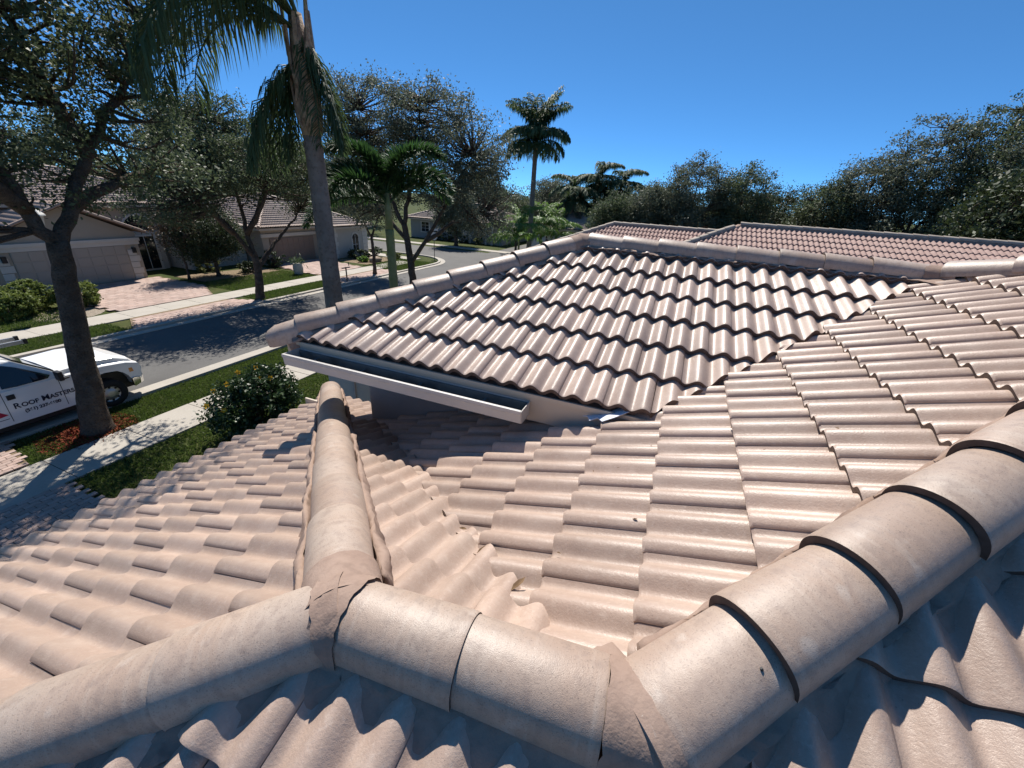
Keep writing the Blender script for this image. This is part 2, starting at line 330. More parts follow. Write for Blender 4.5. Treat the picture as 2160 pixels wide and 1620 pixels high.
def leaves(name, C, s, mt, parent=None, flat=0., asp=.5, shape='kite'):
    """one mesh of small leaf blades at points C"""
    n = len(C); C = np.asarray(C, float)
    d = NR.normal(size=(n, 3)); d[:, 2] *= (1-flat); d /= np.linalg.norm(d, axis=1)[:, None]
    e = NR.normal(size=(n, 3)); e -= d*(e*d).sum(1)[:, None]; e /= np.linalg.norm(e, axis=1)[:, None]
    L = s*(.6+.8*NR.rand(n))[:, None]; W = L*asp*.5
    V = np.stack([C-d*L*.5, C+e*W, C+d*L*.5, C-e*W], 1).reshape(-1, 3)
    F = np.arange(4*n).reshape(n, 4)
    return obj(name, npmesh(name, V, [F]), mt, parent)
sheet('mulch_ring', [(4.25+.95*r*math.cos(a), 12.9+.85*r*math.sin(a)) for a, r in [(i*math.pi/10, RND.uniform(.8, 1.1)) for i in range(20)]], .02, M['mulch'])
stuff(clods('mulch_chips', 4.25, 12.9, .95, 2600, .085, M['mulch']))
# grass blades near the street
def grass(name, x0, x1, y0, y1, n, hgt=.055):
    X = x0+(x1-x0)*NR.rand(n); Y = y0+(y1-y0)*NR.rand(n); a = NR.rand(n)*6.283; t = NR.normal(size=(n, 2))*hgt*.5; hh = hgt*(.5+NR.rand(n)); wd = .012+.012*NR.rand(n)
    b = np.c_[X, Y, np.zeros(n)]; s = np.c_[np.cos(a)*wd, np.sin(a)*wd, np.zeros(n)]
    V = np.stack([b-s, b+s, b+np.c_[t, hh]], 1).reshape(-1, 3)
    return stuff(obj(name, npmesh(name, V, [np.arange(3*n).reshape(n, 3)]), M['grass']))
grass('verge_grass', 2.95, 20, 12.32, 13.86, 60000)
grass('front_lawn_grass', 2.9, 16, 7.0, 10.93, 60000)
grass('far_verge_grass', 2, 9.3, 20.56, 22.43, 16000, .08)
grass('far_verge_grass', 15.6, 21.4, 20.56, 22.43, 14000, .08)
grass('far_lawn_grass', 2, 9.5, 23.95, 27, 12000, .08)
grass('far_lawn_grass', 16.3, 22.5, 23.95, 27.4, 16000, .08)
grass('corner_lawn_grass', 27.9, 33.2, 20.6, 24.5, 12000, .09)

# ------------------------------------------------------------------ roof tiles
U = .36                                       # exposed length of one ridge cap (m)
class Plane:
    """roof slope: z = z0 + gx*x + gy*y, falling along the unit plan vector 'fall'"""
    def __init__(s, z0, gx, gy, fall):
        s.z0, s.gx, s.gy = z0, gx, gy; s.fall = Vector((*fall, 0)).normalized()
    def z(s, x, y): return s.z0+s.gx*x+s.gy*y
    def P(s, x, y, o=0): return Vector((x, y, s.z(x, y)+o))
    def frame(s):
        n = Vector((-s.gx, -s.gy, 1)).normalized(); up = -s.fall; up = Vector((up.x, up.y, s.gx*up.x+s.gy*up.y)).normalized()
        a = up.cross(n).normalized(); return a, up, n
def profile(a, W, h):
    p = W/2; ph = (a % p)/p
    s = .5-.5*np.cos(2*math.pi*ph)
    return h*s**.85
def tile_mesh(name, W, L, E, h, th, step, n, ph0=.80):
    """one two-roll tile; origin at its tail's left corner; x across, y up the slope, z out of the roof"""
    a = np.linspace(.0012, W-.0012, n)
    ztop = profile(a+ph0*W/2, W, h) + np.linspace(-.001, .003, n)
    rows = []
    for b, dz in ((0, -.006), (.012, 0), (L, 0)):
        rows.append(np.c_[a, np.full(n, b), ztop+step*(1-b/E)+dz])
    for b, dz in ((L, -th*.5), (.0, -th)):
        rows.append(np.c_[a, np.full(n, b), ztop+step*(1-b/E)+dz])
    V = np.concatenate(rows); F = []
    k = 5
    for r in range(k):
        r2 = (r+1) % k
        for i in range(n-1): F.append((r*n+i, r*n+i+1, r2*n+i+1, r2*n+i))
    F.append(tuple(r*n for r in range(k))[::-1]); F.append(tuple(r*n+n-1 for r in range(k)))
    me = bpy.data.meshes.new(name); me.from_pydata([tuple(v) for v in V], [], [f[::-1] for f in F]); me.update()
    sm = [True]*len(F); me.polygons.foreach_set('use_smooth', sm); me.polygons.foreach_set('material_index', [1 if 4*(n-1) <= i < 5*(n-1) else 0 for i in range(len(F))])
    # crisp tail edge
    bm = bmesh.new(); bm.from_mesh(me); bmesh.ops.recalc_face_normals(bm, faces=bm.faces)
    for e in bm.edges:
        if len(e.link_faces) == 2 and e.calc_face_angle(0) > .9: e.smooth = False
    bm.to_mesh(me); bm.free()
    return me
class Tiler:
    def __init__(s, house, limit=300, n=25, W=.3024, h=.044, th=.031, step=.034):
        s.house, s.limit, s.W, s.h, s.th, s.step, s.n = house, limit, W, h, th, step, n; s.items = []; s.base = {}
    def slope(s, pl, part, mt, tails, E, amin, amax, aref, clips, stag=True, off=-.034, keep=None, step=None, tail=None):
        """tails: list of plan distances along fall (from world origin) where tile tails lie; E plan exposure;
        clips: function(cx,cy)-> list of half planes (px,py,nx,ny) kept where (p-P).n>0"""
        A, Up, N = pl.frame(); cosf = math.hypot(Up.x, Up.y); Es = E/cosf; W = s.W
        key = (part.name, mt.name)
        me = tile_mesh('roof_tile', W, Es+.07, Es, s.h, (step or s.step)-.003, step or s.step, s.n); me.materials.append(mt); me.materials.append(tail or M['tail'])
        fx, fy = pl.fall.x, pl.fall.y; ax, ay = A.x, A.y
        for ci, t0 in enumerate(tails):
            ph = aref + (W/2 if (stag and ci % 2) else 0)
            i0 = math.floor((amin-ph)/W)-1; i1 = math.ceil((amax-ph)/W)+1
            for i in range(i0, i1):
                a = ph+i*W
                X, Y = ax*a+fx*t0, ay*a+fy*t0
                o3 = pl.P(X, Y)+N*off
                m = Matrix.Identity(4)
                jit = RND.uniform(-.003, .003); tw = RND.uniform(-.006, .006)
                A2 = (A+Up*tw).normalized(); U2 = (Up-A*tw).normalized()
                for r in range(3): m[r][0], m[r][1], m[r][2], m[r][3] = A2[r], U2[r], N[r], o3[r]+Up[r]*jit+N[r]*RND.uniform(0, .003)
                c = o3+A*W/2+Up*Es/2
                if keep and not keep(c.x, c.y): continue
                hp = clips(c.x, c.y)
                corners = [m @ Vector((x, y, 0)) for x in (0, W) for y in (0, Es+.07)]
                state = 0
                for (px, py, nx, ny) in hp:
                    d = [(q.x-px)*nx+(q.y-py)*ny for q in corners]
                    if max(d) < .012: state = 2; break
                    if min(d) < 0: state = 1
                if state == 2: continue
                pr = [proj(q) for q in corners]; area = 0
                if all(pr):
                    q = [pr[0], pr[1], pr[3], pr[2]]
                    area = abs(sum(q[k][0]*q[(k+1) % 4][1]-q[(k+1) % 4][0]*q[k][1] for k in range(4)))/2
                    xs = [p[0] for p in pr]; ys = [p[1] for p in pr]
                    if max(xs) < 0 or min(xs) > 2160 or max(ys) < 0 or min(ys) > 1620: area = 0
                s.items.append((area, part, m, me, hp if state else None))
    def finish(s, name='roof_tiles'):
        s.items.sort(key=lambda t: -t[0]); rest = {}; cnt = 0
        inv = {}
        for k, (area, part, m, me, hp) in enumerate(s.items):
            mesh = me
            if hp:
                mesh = me.copy(); bm = bmesh.new(); bm.from_mesh(mesh); mi = m.inverted(); mr = m.to_3x3().transposed()
                for (px, py, nx, ny) in hp:
                    co = mi @ Vector((px, py, m[2][3])); no = mr @ Vector((nx, ny, 0))
                    r = bmesh.ops.bisect_plane(bm, geom=bm.verts[:]+bm.edges[:]+bm.faces[:], plane_co=co, plane_no=no, clear_inner=True, dist=1e-5)
                    ed = [e for e in r['geom_cut'] if isinstance(e, bmesh.types.BMEdge) and e.is_valid and e.is_boundary]
                    if ed:
                        for e in ed: e.smooth = False
                        try:
                            for f in bmesh.ops.contextual_create(bm, geom=ed)['faces']: f.smooth = False; f.material_index = 1
                        except Exception: pass
                if len(bm.verts) < 4: bm.free(); bpy.data.meshes.remove(mesh); continue
                bm.to_mesh(mesh); bm.free()
            if cnt < s.limit and area > 0:
                o = bpy.data.objects.new('roof_tile', mesh); link(o, part); o.matrix_basis = m; cnt += 1
            else: rest.setdefault(me.materials[0].name, []).append((mesh, m))
        for mn, L in rest.items():
            bm = bmesh.new()
            for mesh, m in L:
                t = mesh.copy(); t.transform(m); bm.from_mesh(t); bpy.data.meshes.remove(t)
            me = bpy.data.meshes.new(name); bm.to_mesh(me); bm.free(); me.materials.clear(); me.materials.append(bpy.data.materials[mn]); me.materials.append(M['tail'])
            o = obj(name, me, None, s.house); stuff(o)
def deck(pl, poly, name, parent, off=-.055, mt=None):
    mb = MB(); mb.add([tuple(pl.P(x, y, off)) for x, y in poly], [tuple(range(len(poly)))])
    return mb.build(name, mt or M['deck'], parent)

# ---- ridge and hip caps
def cap_mesh(name, L, w, hgt, th, taper=.93, lip=.0, n=22, skirt=.02, rough=0):
    """half-pipe cap along +y (0 = lower, wide end), z up"""
    def sec(k, y, inner):
        sc = (1-(1-taper)*y/L); out = []
        W2 = w/2*sc-(th if inner else 0); H2 = hgt*sc-(th if inner else 0)
        for i in range(n+1):
            a = math.pi*i/n; x = math.cos(a)*W2; z = math.sin(a)**.92*H2
            out.append((x, y, z + (lip*(1-y/L))))
        return [(out[0][0], y, out[0][2]-skirt)]+out+[(out[-1][0], y, out[-1][2]-skirt)]
    ys = [0, .01, L*.5, L]; k = n+3
    V = []
    for y in ys: V += sec(0, y, False)
    for y in ys[::-1]: V += sec(0, y, True)
    V = np.array(V); 
    V[:k, 2] -= .004; nr = 8; F = []
    for r in range(nr):
        r2 = (r+1) % nr
        for i in range(k-1): F.append((r*k+i, r*k+i+1, r2*k+i+1, r2*k+i))
    F.append(tuple(r*k for r in range(nr))); F.append(tuple(r*k+k-1 for r in range(nr))[::-1])
    me = bpy.data.meshes.new(name); me.from_pydata([tuple(v) for v in V], [], F); me.update()
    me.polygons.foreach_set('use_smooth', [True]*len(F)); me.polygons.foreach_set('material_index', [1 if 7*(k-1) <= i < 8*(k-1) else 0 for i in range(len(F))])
    bm = bmesh.new(); bm.from_mesh(me); bmesh.ops.recalc_face_normals(bm, faces=bm.faces)
    for e in bm.edges:
        if len(e.link_faces) == 2 and e.calc_face_angle(0) > .8: e.smooth = False
    bm.to_mesh(me); bm.free()
    return me
def along_frame(P, Q):
    d = (Q-P).normalized(); x = d.cross(Vector((0, 0, 1))).normalized(); z = x.cross(d).normalized()
    m = Matrix.Identity(4)
    for r in range(3): m[r][0], m[r][1], m[r][2] = x[r], d[r], z[r]
    return m, d, z
def bed_mesh(P, Q, w0, w1, z0, z1, seg=.06, rough=.008, seed=0):
    """rough mortar bed along P-Q: trapezoid section w1 (top) w0 (bottom) from z0 to z1"""
    m, d, zz = along_frame(P, Q); L = (Q-P).length; k = max(2, int(L/seg)); rs = np.random.RandomState(seed)
    prof = [(-w0/2, z0), (-w0/2*.98, z0*.6+z1*.4), (-w1/2, z1), (0, z1+.02), (w1/2, z1), (w0/2*.98, z0*.6+z1*.4), (w0/2, z0)]
    V = []; n = len(prof)
    def sm(m_):
        a = rs.normal(size=(k+9, m_)); return sum(a[j:j+k+1] for j in range(5))/5**.5
    nx_, nz_ = sm(n)*rough, sm(n)*rough*.6
    for i in range(k+1):
        for j, (x, z) in enumerate(prof): V.append((x+nx_[i, j], L*i/k, z+nz_[i, j]))
    F = [(i*n+j, i*n+j+1, (i+1)*n+j+1, (i+1)*n+j) for i in range(k) for j in range(n-1)]
    F += [tuple(range(n)), tuple(range(k*n, k*n+n))[::-1]]
    me = bpy.data.meshes.new('mortar_bed'); me.from_pydata(V, [], F); me.update()
    me.polygons.foreach_set('use_smooth', [True]*len(F))
    m = m.copy(); m.translation = P
    bm = bmesh.new(); bm.from_mesh(me); bmesh.ops.recalc_face_normals(bm, faces=bm.faces); bm.to_mesh(me); bm.free()
    return me, m
def ridge(house, name, P, Q, s0, count, E=U, w=.25, hgt=.112, lip=.014, th=.016, mt=None, bmt=None, bed=(.22, .18, -.12, -.012), L=None, over=.055, n=22, seed=0, skirt=.02, first=None):
    """P lower end -> Q upper end, P/Q at the level of the cap's side edges; caps start s0 m from P"""
    P, Q = Vector(P), Vector(Q); mt = mt or M['cap']; bmt = bmt or M['mortar']
    me, mm = bed_mesh(P, Q, bed[0], bed[1], bed[2], bed[3], seed=seed)
    b = obj(name, me, bmt, house); b.matrix_basis = mm
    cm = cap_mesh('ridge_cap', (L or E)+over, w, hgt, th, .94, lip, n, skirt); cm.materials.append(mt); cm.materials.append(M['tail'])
    cm0 = None
    if first is not None: cm0 = cap_mesh('ridge_cap', (L or E)+over, w, hgt, th, .94, first, n, skirt); cm0.materials.append(mt); cm0.materials.append(bmt)
    for i in range(count):
        o = bpy.data.objects.new('ridge_cap', cm0 if i == 0 and cm0 else cm); link(o, b)
        o.matrix_basis = Matrix.Translation((RND.uniform(-.004, .004), s0+i*E, RND.uniform(-.002, .003))) @ Matrix.Rotation(RND.uniform(-.012, .012), 4, 'Z') @ Matrix.Rotation(RND.uniform(-.012, .012), 4, 'Y')
    return b

# ------------------------------------------------------------------ own house
house = empty('house', (.6, .6, 0), 'pinkish tan tiled house roof in the foreground, with hips and valleys', 'house')
HL = house.location
def hz(v): return Vector(v)*U+Vector((0, 0, EYE))
class HP:  # child objects live in the house's space
    pass
def un(o): o.matrix_parent_inverse = Matrix.Translation(-HL); return o
_link = link
def link(o, parent=None):
    _link(o, parent)
    if parent is not None and parent.parent is None and parent.type == 'EMPTY': o.matrix_parent_inverse = Matrix.Translation(-parent.location)
    return o
xr, zr, y1, y2 = 1.7319*U, -3.2987*U, 2.0379*U, -.4259*U
tA, tB, tC, tD, tF, tG = .4218, .4485, .385, .3795, .3518, .3812
xF, zF, yG, xE = 12.9516*U, -1.2279*U, 2.8888*U, 6.7347*U
TILT = .022
PA = Plane(EYE+zr+tA*y1+TILT*5*U, -TILT, -tA, (0, 1))
PB = Plane(EYE+zr+tB*xr, -tB, 0, (1, 0))
PC = Plane(EYE+zr+tC*y2, 0, -tC, (0, 1))
PD = Plane(EYE+zr-tD*xr, tD, 0, (-1, 0))
PF = Plane(EYE+zF-tF*xF, tF, 0, (-1, 0))
PG = Plane(EYE+zF+tG*yG, 0, -tG, (0, 1))
PK = Plane(EYE+zF+.385*xF, -.385, 0, (1, 0))
J1 = hz((1.60, 1.94, -3.18)); J2 = hz((1.78, -.42, -3.13)); E1 = hz((9.70, 10.46, -6.56)); EL = hz((.34, 3.63, -3.79))
EA = 11.98*U                                   # eave of slope A
EBx = 10.05*U                                 # eave of slope B
y6 = y2-(zF-zr)/tC
XW, YW = 2.99, 2.69                           # corner of the taller wing's wall
def hp(P, Q, keep):
    """half plane along plan line P-Q containing point keep"""
    dx, dy = Q[0]-P[0], Q[1]-P[1]; l = math.hypot(dx, dy); nx, ny = -dy/l, dx/l
    if (keep[0]-P[0])*nx+(keep[1]-P[1])*ny < 0: nx, ny = -nx, -ny
    return (P[0], P[1], nx, ny)
def inset(h, d): return (h[0]+h[2]*d, h[1]+h[3]*d, h[2], h[3])
hA1 = hp(J1, E1, (J1.x-1, J1.y+1.5)); hB1 = hp(J1, E1, (J1.x+1, J1.y))
hAL = hp(J1, EL, (J1.x, J1.y+1)); hDL = hp(J1, EL, (J1.x-1, J1.y-1))
V1b = (xr+tC/tB, y2+1); hBV = hp((xr, y2), V1b, (xr, y2+1)); hCV = hp((xr, y2), V1b, (xr+1, y2))
R3b = (xr+tC/tD, y2-1); hC3 = hp((xr, y2), R3b, (xr+1, y2)); hD3 = hp((xr, y2), R3b, (xr, y2-1))
V2b = (xF-tC/tF, y6+1); hCV2 = hp((xF, y6), V2b, (xF-2, y6)); hFV2 = hp((xF, y6), V2b, (xF, y6+1))
R5b = (xF-tG/tF, yG+1); hF5 = hp((xF, yG), R5b, (xF, yG-1)); hF5 = hp((xF, yG), R5b, (xF-1, yG-.5))
hC7 = hp((xF, y6), (xF-1, y6-1), (xF-1, y6))
yVE = y6+(xF-xE)*tF/tC                        # foot of valley V2 at the eave
dA = deck(PA, [(J1.x, J1.y), (J1.x+(EA-J1.y)*(E1.x-J1.x)/(E1.y-J1.y), EA-.02), (J1.x-(EA-J1.y)*(J1.x-EL.x)/(EL.y-J1.y), EA-.02)], 'roof_slope', house, -.05)
dB = deck(PB, [(J1.x, J1.y), (xr, y2), (xr+(YW-y2-.1)*tC/tB, YW-.1), (EBx-.02, YW), (EBx-.02, J1.y+(EBx-J1.x)*(E1.y-J1.y)/(E1.x-J1.x))], 'roof_slope', house, -.05)
dC = deck(PC, [(xr, y2), (xr+(YW+.1-y2)*tC/tB, YW+.1), (XW, YW+.1), (XW, yVE+.3), (xF, y6), (3.63, -3.12)], 'roof_slope', house, -.05)
dD = deck(PD, [(xr, y2), (J1.x, J1.y), (EL.x-2.2, EL.y+2.2*.9), (-3, 3), (-3, -4), (3.6, -4), (3.6, -3.12)], 'roof_slope', house, -.05)
dF = deck(PF, [(xE+.02, yVE), (xF, y6), (xF, yG), (xE+.02, yG+(xF-xE)*tF/tG)], 'roof_slope', house, -.05)
dG = deck(PG, [(xF, yG), (xE+.02, yG+(xF-xE)*tF/tG), (2*xF-xE, yG+(xF-xE)*tF/tG)], 'roof_slope', house, -.05)
dK = deck(PK, [(xF, yG), (xF, y6), (3.63, -3.12), (3.63, -9), (2*xF-xE, -9), (2*xF-xE, yG+(xF-xE)*tF/tG)], 'roof_slope', house, -.05)
T = Tiler(house)
# A
eA = .97*U; tailsA = [EA-eA*k for k in range(12)]
T.slope(PA, dA, M['tile'], tailsA, eA, -(J1.x+5.2), 2.6, -1.87*U, lambda x, y: [inset(hA1, .06), inset(hAL, .05)], keep=lambda x, y: y > .5)
# B  (falls +x; A axis = up x n)
T.slope(PB, dB, M['tile'], [(2.66+.85*k)*U for k in range(0, 10)], .85*U, -9, 9, 1.12*U, lambda x, y: [inset(hB1, .06), inset(hBV, -.035)] if y < YW-.05 or x < XW-.1 else [inset(hB1, .06)], keep=lambda x, y: x < EBx and not (x > XW and y < YW-.15))
# C
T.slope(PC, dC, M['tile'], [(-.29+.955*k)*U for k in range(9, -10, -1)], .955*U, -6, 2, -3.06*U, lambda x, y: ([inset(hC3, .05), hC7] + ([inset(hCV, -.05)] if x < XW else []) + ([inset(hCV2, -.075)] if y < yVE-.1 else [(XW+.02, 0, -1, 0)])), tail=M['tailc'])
# D
tailsD = [-(2.67-1.0*k)*U for k in range(-3, 7)]
T.slope(PD, dD, M['tile'], tailsD, 1.0*U, -5, 5, 1.9*U, lambda x, y: [inset(hD3, .05)], keep=lambda x, y: -1.2 < x < 3.2 and -3.2 < y <= y2-.1, off=-.004)
T.slope(PD, dD, M['tile'], tailsD, 1.0*U, -5, 5, 1.9*U, lambda x, y: [(xr-.05, 0, -1, 0), inset(hDL, .05)], keep=lambda x, y: -1.2 < x < xr and y2-.1 < y < 2.5, off=.010)
# F
T.slope(PF, dF, M['tile_bright'], [-(6.80+.965*k)*U for k in range(0, 8)], .965*U, -6, 6, .08*U, lambda x, y: [inset(hF5, .05), inset(hFV2, .03), (xF-.10, 0, -1, 0)], step=.040)
T.finish()
GW = Tiler(house, limit=0, n=9)
GW.slope(PG, dG, M['tile_bright'], [PG.fall.y*(yG+(xF-xE)*tF/tG)-.31*k for k in range(9)], .31, -9, 2, 0, lambda x, y: [hp((xF, yG), R5b, (xF, yG+1)), hp((xF, yG), (xF+1, yG+tF/tG), (xF, yG+1))])
GW.slope(PK, dK, M['tile_bright'], [2*xF-xE-.33*k for k in range(12)], .33, -8, 8, 0, lambda x, y: [(xF+.03, 0, 1, 0), hp((xF, yG), (xF+1, yG+tF/tG), (xF+1, yG))], keep=lambda x, y: -7 < y < 4)
GW.finish('rear_roof_tiles')
# ridges and hips (cap edge lines)
eC = Vector((0, 0, .1753*U))
dR3 = Vector((tC/tD, -1, tC)).normalized()
hip3 = ridge(house, 'hip_ridge', J2-dR3*.02, J2+dR3*3.6, .9132*U-U+.02, 10, U, .262, .115, .034, .026, bed=(.245, .20, -.13, -.012), seed=1, first=.004)
r2 = ridge(house, 'hip_ridge', J2, J1, .10, 2, .36, .235, .112, .003, .016, bed=(.225, .185, -.12, -.012), L=.36, over=.03, seed=2)
dL_ = (EL-J1).normalized()
r2l = ridge(house, 'hip_ridge', J1+dL_*2.1, J1, .045, 5, .40, .245, .112, .006, .016, bed=(.23, .19, -.13, -.012), L=.40, over=.03, seed=3)
L1 = (E1-J1).length; n1 = int((L1-.16)/.36)
r1 = ridge(house, 'hip_ridge', E1, J1, .0, n1, (L1-.17)/n1, .24, .112, .002, .016, bed=(.23, .19, -.13, -.012), over=.02, seed=4)
C5 = Vector((xF, yG, EYE+zF+.008)); d5 = Vector((tG/tF, -1, tG)).normalized(); L5 = (6+1.2788+1.35)*U
hip5 = ridge(house, 'hip_ridge', C5-d5*L5, C5, L5-(6+1.2788+1)*U, 8, U, .235, .105, .026, .018, bed=(.225, .18, -.15, -.012), seed=5, L=U)
r6 = ridge(house, 'hip_ridge', C5+Vector((0, .1, 0)), Vector((xF, y6, C5.z)), .1+(1.2548-1)*U, 8, U, .235, .105, .020, .016, bed=(.225, .18, -.14, -.012), seed=6)
C7 = Vector((xF, y6, C5.z))
r7 = ridge(house, 'hip_ridge', C7, C7+Vector((-1, -1, .385))*1.6, .05, 7, .40, .25, .11, .025, .016, bed=(.24, .19, -.13, -.012), seed=7)
# pointed starter cap of hip 5
me = cap_mesh('starter_cap', .16, .235, .105, .014, .94)
V5 = C5-d5*L5
mb = MB(); mm, dd, zz = along_frame(V5, C5)
ringN = 14
pts = []
for (y, s) in ((.16, .97), (-.05, .93), (-.12, .66), (-.155, .3)):
    pts.append([(math.cos(math.pi*i/ringN)*.118*s, y, math.sin(math.pi*i/ringN)*.105*s-(.06 if i in (0, ringN) else 0)*(1 if True else 0)) for i in range(ringN+1)])
Vv = [p for r in pts for p in r]; k = ringN+1
mb.add([tuple(mm.to_3x3() @ Vector(p) + V5) for p in Vv], [(a*k+i, a*k+i+1, (a+1)*k+i+1, (a+1)*k+i) for a in range(3) for i in range(ringN)]+[tuple(range(3*k, 4*k))])
mb.build('starter_cap', M['cap'], house, smooth=True)
# mortar joints where hips meet
def blob(name, c, arms, r, seed, mt, jag=.0016):
    """mortar lump: half-pipe stubs along arms (dir, length, width, height) rounded together"""
    rs = np.random.RandomState(seed); bm = bmesh.new()
    for (d, L, w_, hh) in arms:
        d = Vector(d).normalized(); m_, _, _ = along_frame(Vector(c)-d*.02, Vector(c)+d*L)
        n = 18; ks = 9; ring = []
        for i in range(ks+1):
            y = -.03+(L+.03)*i/ks
            ring.append([bm.verts.new(Vector(c)+m_.to_3x3() @ Vector((math.cos(math.pi*j/n)*w_/2*1.0+rs.normal()*jag*.4, y+(rs.normal()*jag*1.6 if i == ks else 0), (math.sin(math.pi*j/n)**.92*hh if 0 < j < n else -.1)+rs.normal()*jag*.4))) for j in range(n+1)])
        for i in range(ks):
            for j in range(n): bm.faces.new((ring[i][j], ring[i][j+1], ring[i+1][j+1], ring[i+1][j]))
    bmesh.ops.recalc_face_normals(bm, faces=bm.faces)
    me = bpy.data.meshes.new(name); bm.to_mesh(me); bm.free(); me.polygons.foreach_set('use_smooth', [True]*len(me.polygons))
    return obj(name, me, mt, house)
dr2 = (J1-J2).normalized(); dr1 = (E1-J1).normalized()
blob('mortar_joint', J1, [(dr1, .16, .244, .116), (-dr2, .055, .240, .116), (dL_, .045, .250, .117)], .1, 3, M['mortar'])
blob('mortar_joint', J2, [(dr2, .10, .238, .114), (dR3, .02, .266, .119), (Vector((tC/tB, 1, -tC*.6)), .20, .16, .03)], .1, 4, M['mortar'])
blob('mortar_joint', C5, [(-d5, .14, .24, .106), (Vector((0, -1, 0)), .12, .24, .108)], .1, 5, M['mortar'])
blob('mortar_joint', C7, [(Vector((0, 1, 0)), .16, .24, .10), (Vector((-1, -1, .385)), .14, .24, .10), (Vector((-1, 1, -.3)), .25, .3, .03)], .1, 6, M['mortar'])
# mortar fillet strips squeezed between caps and tiles
def fillet(P, Q, w, z, seed, n=None):
    me, mm = bed_mesh(Vector(P), Vector(Q), w, w*.6, -.07, z, .03, .007, seed); o = obj('mortar_fillet', me, M['mortar'], house); o.matrix_basis = mm
def skirt(P, Q, side, pl, lat0, lat1, z0, dz, seed, mt=None):
    """sloping mortar face from under the cap edge down onto the tiles of slope pl"""
    P, Q = Vector(P), Vector(Q); d = Q-P; L = d.length; d.normalize(); k = max(3, int(L/.03)); rs = np.random.RandomState(seed)
    n = Vector((d.y, -d.x, 0)).normalized()*side; a = rs.normal(size=(k+13, 5)); sm = sum(a[j:j+k+1] for j in range(9))/3; fine = rs.normal(size=(k+1, 5))*.0022
    V = []
    for i in range(k+1):
        p = P+d*(L*i/k)
        for j in range(5):
            u = j/4; lat = lat0+(lat1-lat0)*u+(.008*sm[i, j]); q = p+n*lat
            zb = pl.z(q.x, q.y)+dz; zt = p.z+z0; z = zt+(zb-zt)*(u**.8)+.006*sm[i, (j+2) % 5]+fine[i, j]
            V.append((q.x, q.y, z))
    F = [(i*5+j, i*5+j+1, (i+1)*5+j+1, (i+1)*5+j) for i in range(k) for j in range(4)]
    return MB().add(V, F).build('mortar_skirt', mt or M['mortar'], house, smooth=True)
skirt(J2, J1, -1, Plane(PD.z0+.045, PD.gx, PD.gy, (-1, 0)), .100, .18, -.012, -.01, 31)
PD2 = Plane(PD.z0+.045, PD.gx, PD.gy, (-1, 0))
skirt(J1+dL_*2.0, J1+dL_*.0, 1, PD2, .100, .185, -.012, -.01, 32)
skirt(J2, J2+dR3*3.5, 1, Plane(PD.z0+.03, PD.gx, PD.gy, (-1, 0)), .108, .175, -.012, -.01, 33)
skirt(C5-d5*(L5-.05), C5, 1, PF, .095, .165, -.01, .0, 34); skirt(C5, C7, 1, PF, .095, .15, -.01, .04, 35)
n_ = Vector((-dr1.y, dr1.x, 0)).normalized()
fillet(J1+dr1*.12+n_*.135, E1+n_*.125, .05, -.005, 11); fillet(J1+dr1*.12-n_*.135, E1-n_*.125, .05, -.005, 12)
n3 = Vector((-dR3.y, dR3.x, 0)).normalized()
fillet(J2+dR3*.1-n3*-.14, J2+dR3*3-n3*-.14, .05, -.02, 13)
fillet(J2+Vector((.13, .05, -.02)), J1+Vector((.13, -.1, -.02)), .045, -.02, 14)
def screw(par, P, d):
    P = Vector(P); d = Vector(d).normalized(); MB().tube([P-d*.004, P+d*.002], .0035, 8).build('screw', M['dmetal'], par)
for (bd, y, a) in ((hip3, .30, 60),):
    a = R_(a); screw(bd, (-math.cos(a)*.122 if bd is not hip3 else math.cos(a)*.128, y, math.sin(a)**.92*.112), (-math.cos(a), 0, math.sin(a)))
# walls, fascia, gutter of the taller wing
zE = EYE+zF-tF*(xF-xE); yFe = yG+(xF-xE)*tF/tG
MB().box(XW, XW+6, -1.5, YW, 2.2, zE-.2).build('wall', M['stucco'], house)
MB().box(4.4, 4.9, 3.95, 4.75, 0, 3.75).build('wall', M['stuccow'], house)
MB().box(4.375, 4.4, 4.22, 4.26, 0, 3.75).build('wall_joint', M['stucco'], house)
MB().box(-1.6, EBx-.45, y2-1, EA-.45, 0, 2.9).build('wall', M['stucco'], house)
MB().box(xE+.03, xE+.055, yVE-.02, yFe-.02, zE-.235, zE-.045).build('fascia', M['fascia'], house)
MB().box(xE+.055, 2*xF-xE-.1, yFe-.055, yFe-.03, zE-.235, zE-.05).build('fascia', M['fascia'], house)
MB().box(xE+.056, XW+.02, yVE+.02, yFe-.06, zE-.235, zE-.215).build('soffit', M['fascia'], house)
MB().box(xE+.012, xE+.03, yVE, yFe, zE-.05, zE-.02).build('drip_edge', M['fascia'], house)
gx0, gx1, gy0, gy1, gz0, gz1 = 2.27, 2.445, .78, 2.93, 4.585, 4.69
mb = MB(); th = .004
prof = [(gx1, gz1), (gx1, gz0), (gx0+.03, gz0), (gx0+.008, gz0+.012), (gx0+.002, gz1-.03), (gx0-.006, gz1-.022), (gx0-.006, gz1), (gx0+.012, gz1)]
pin = [(x+(th if i > 1 else -th), z+(th if 0 < i < 4 else 0)) for i, (x, z) in enumerate(prof)]
V = []; 
for y in (gy0, gy1): V += [(x, y, z) for x, z in prof]
n = len(prof)
mb.add(V, [(i, i+1, n+i+1, n+i) for i in range(n-1)])
gut = mb.build('gutter', M['gutter'], house)
so_ = gut.modifiers.new('thickness', 'SOLIDIFY'); so_.thickness = .004; so_.offset = 1
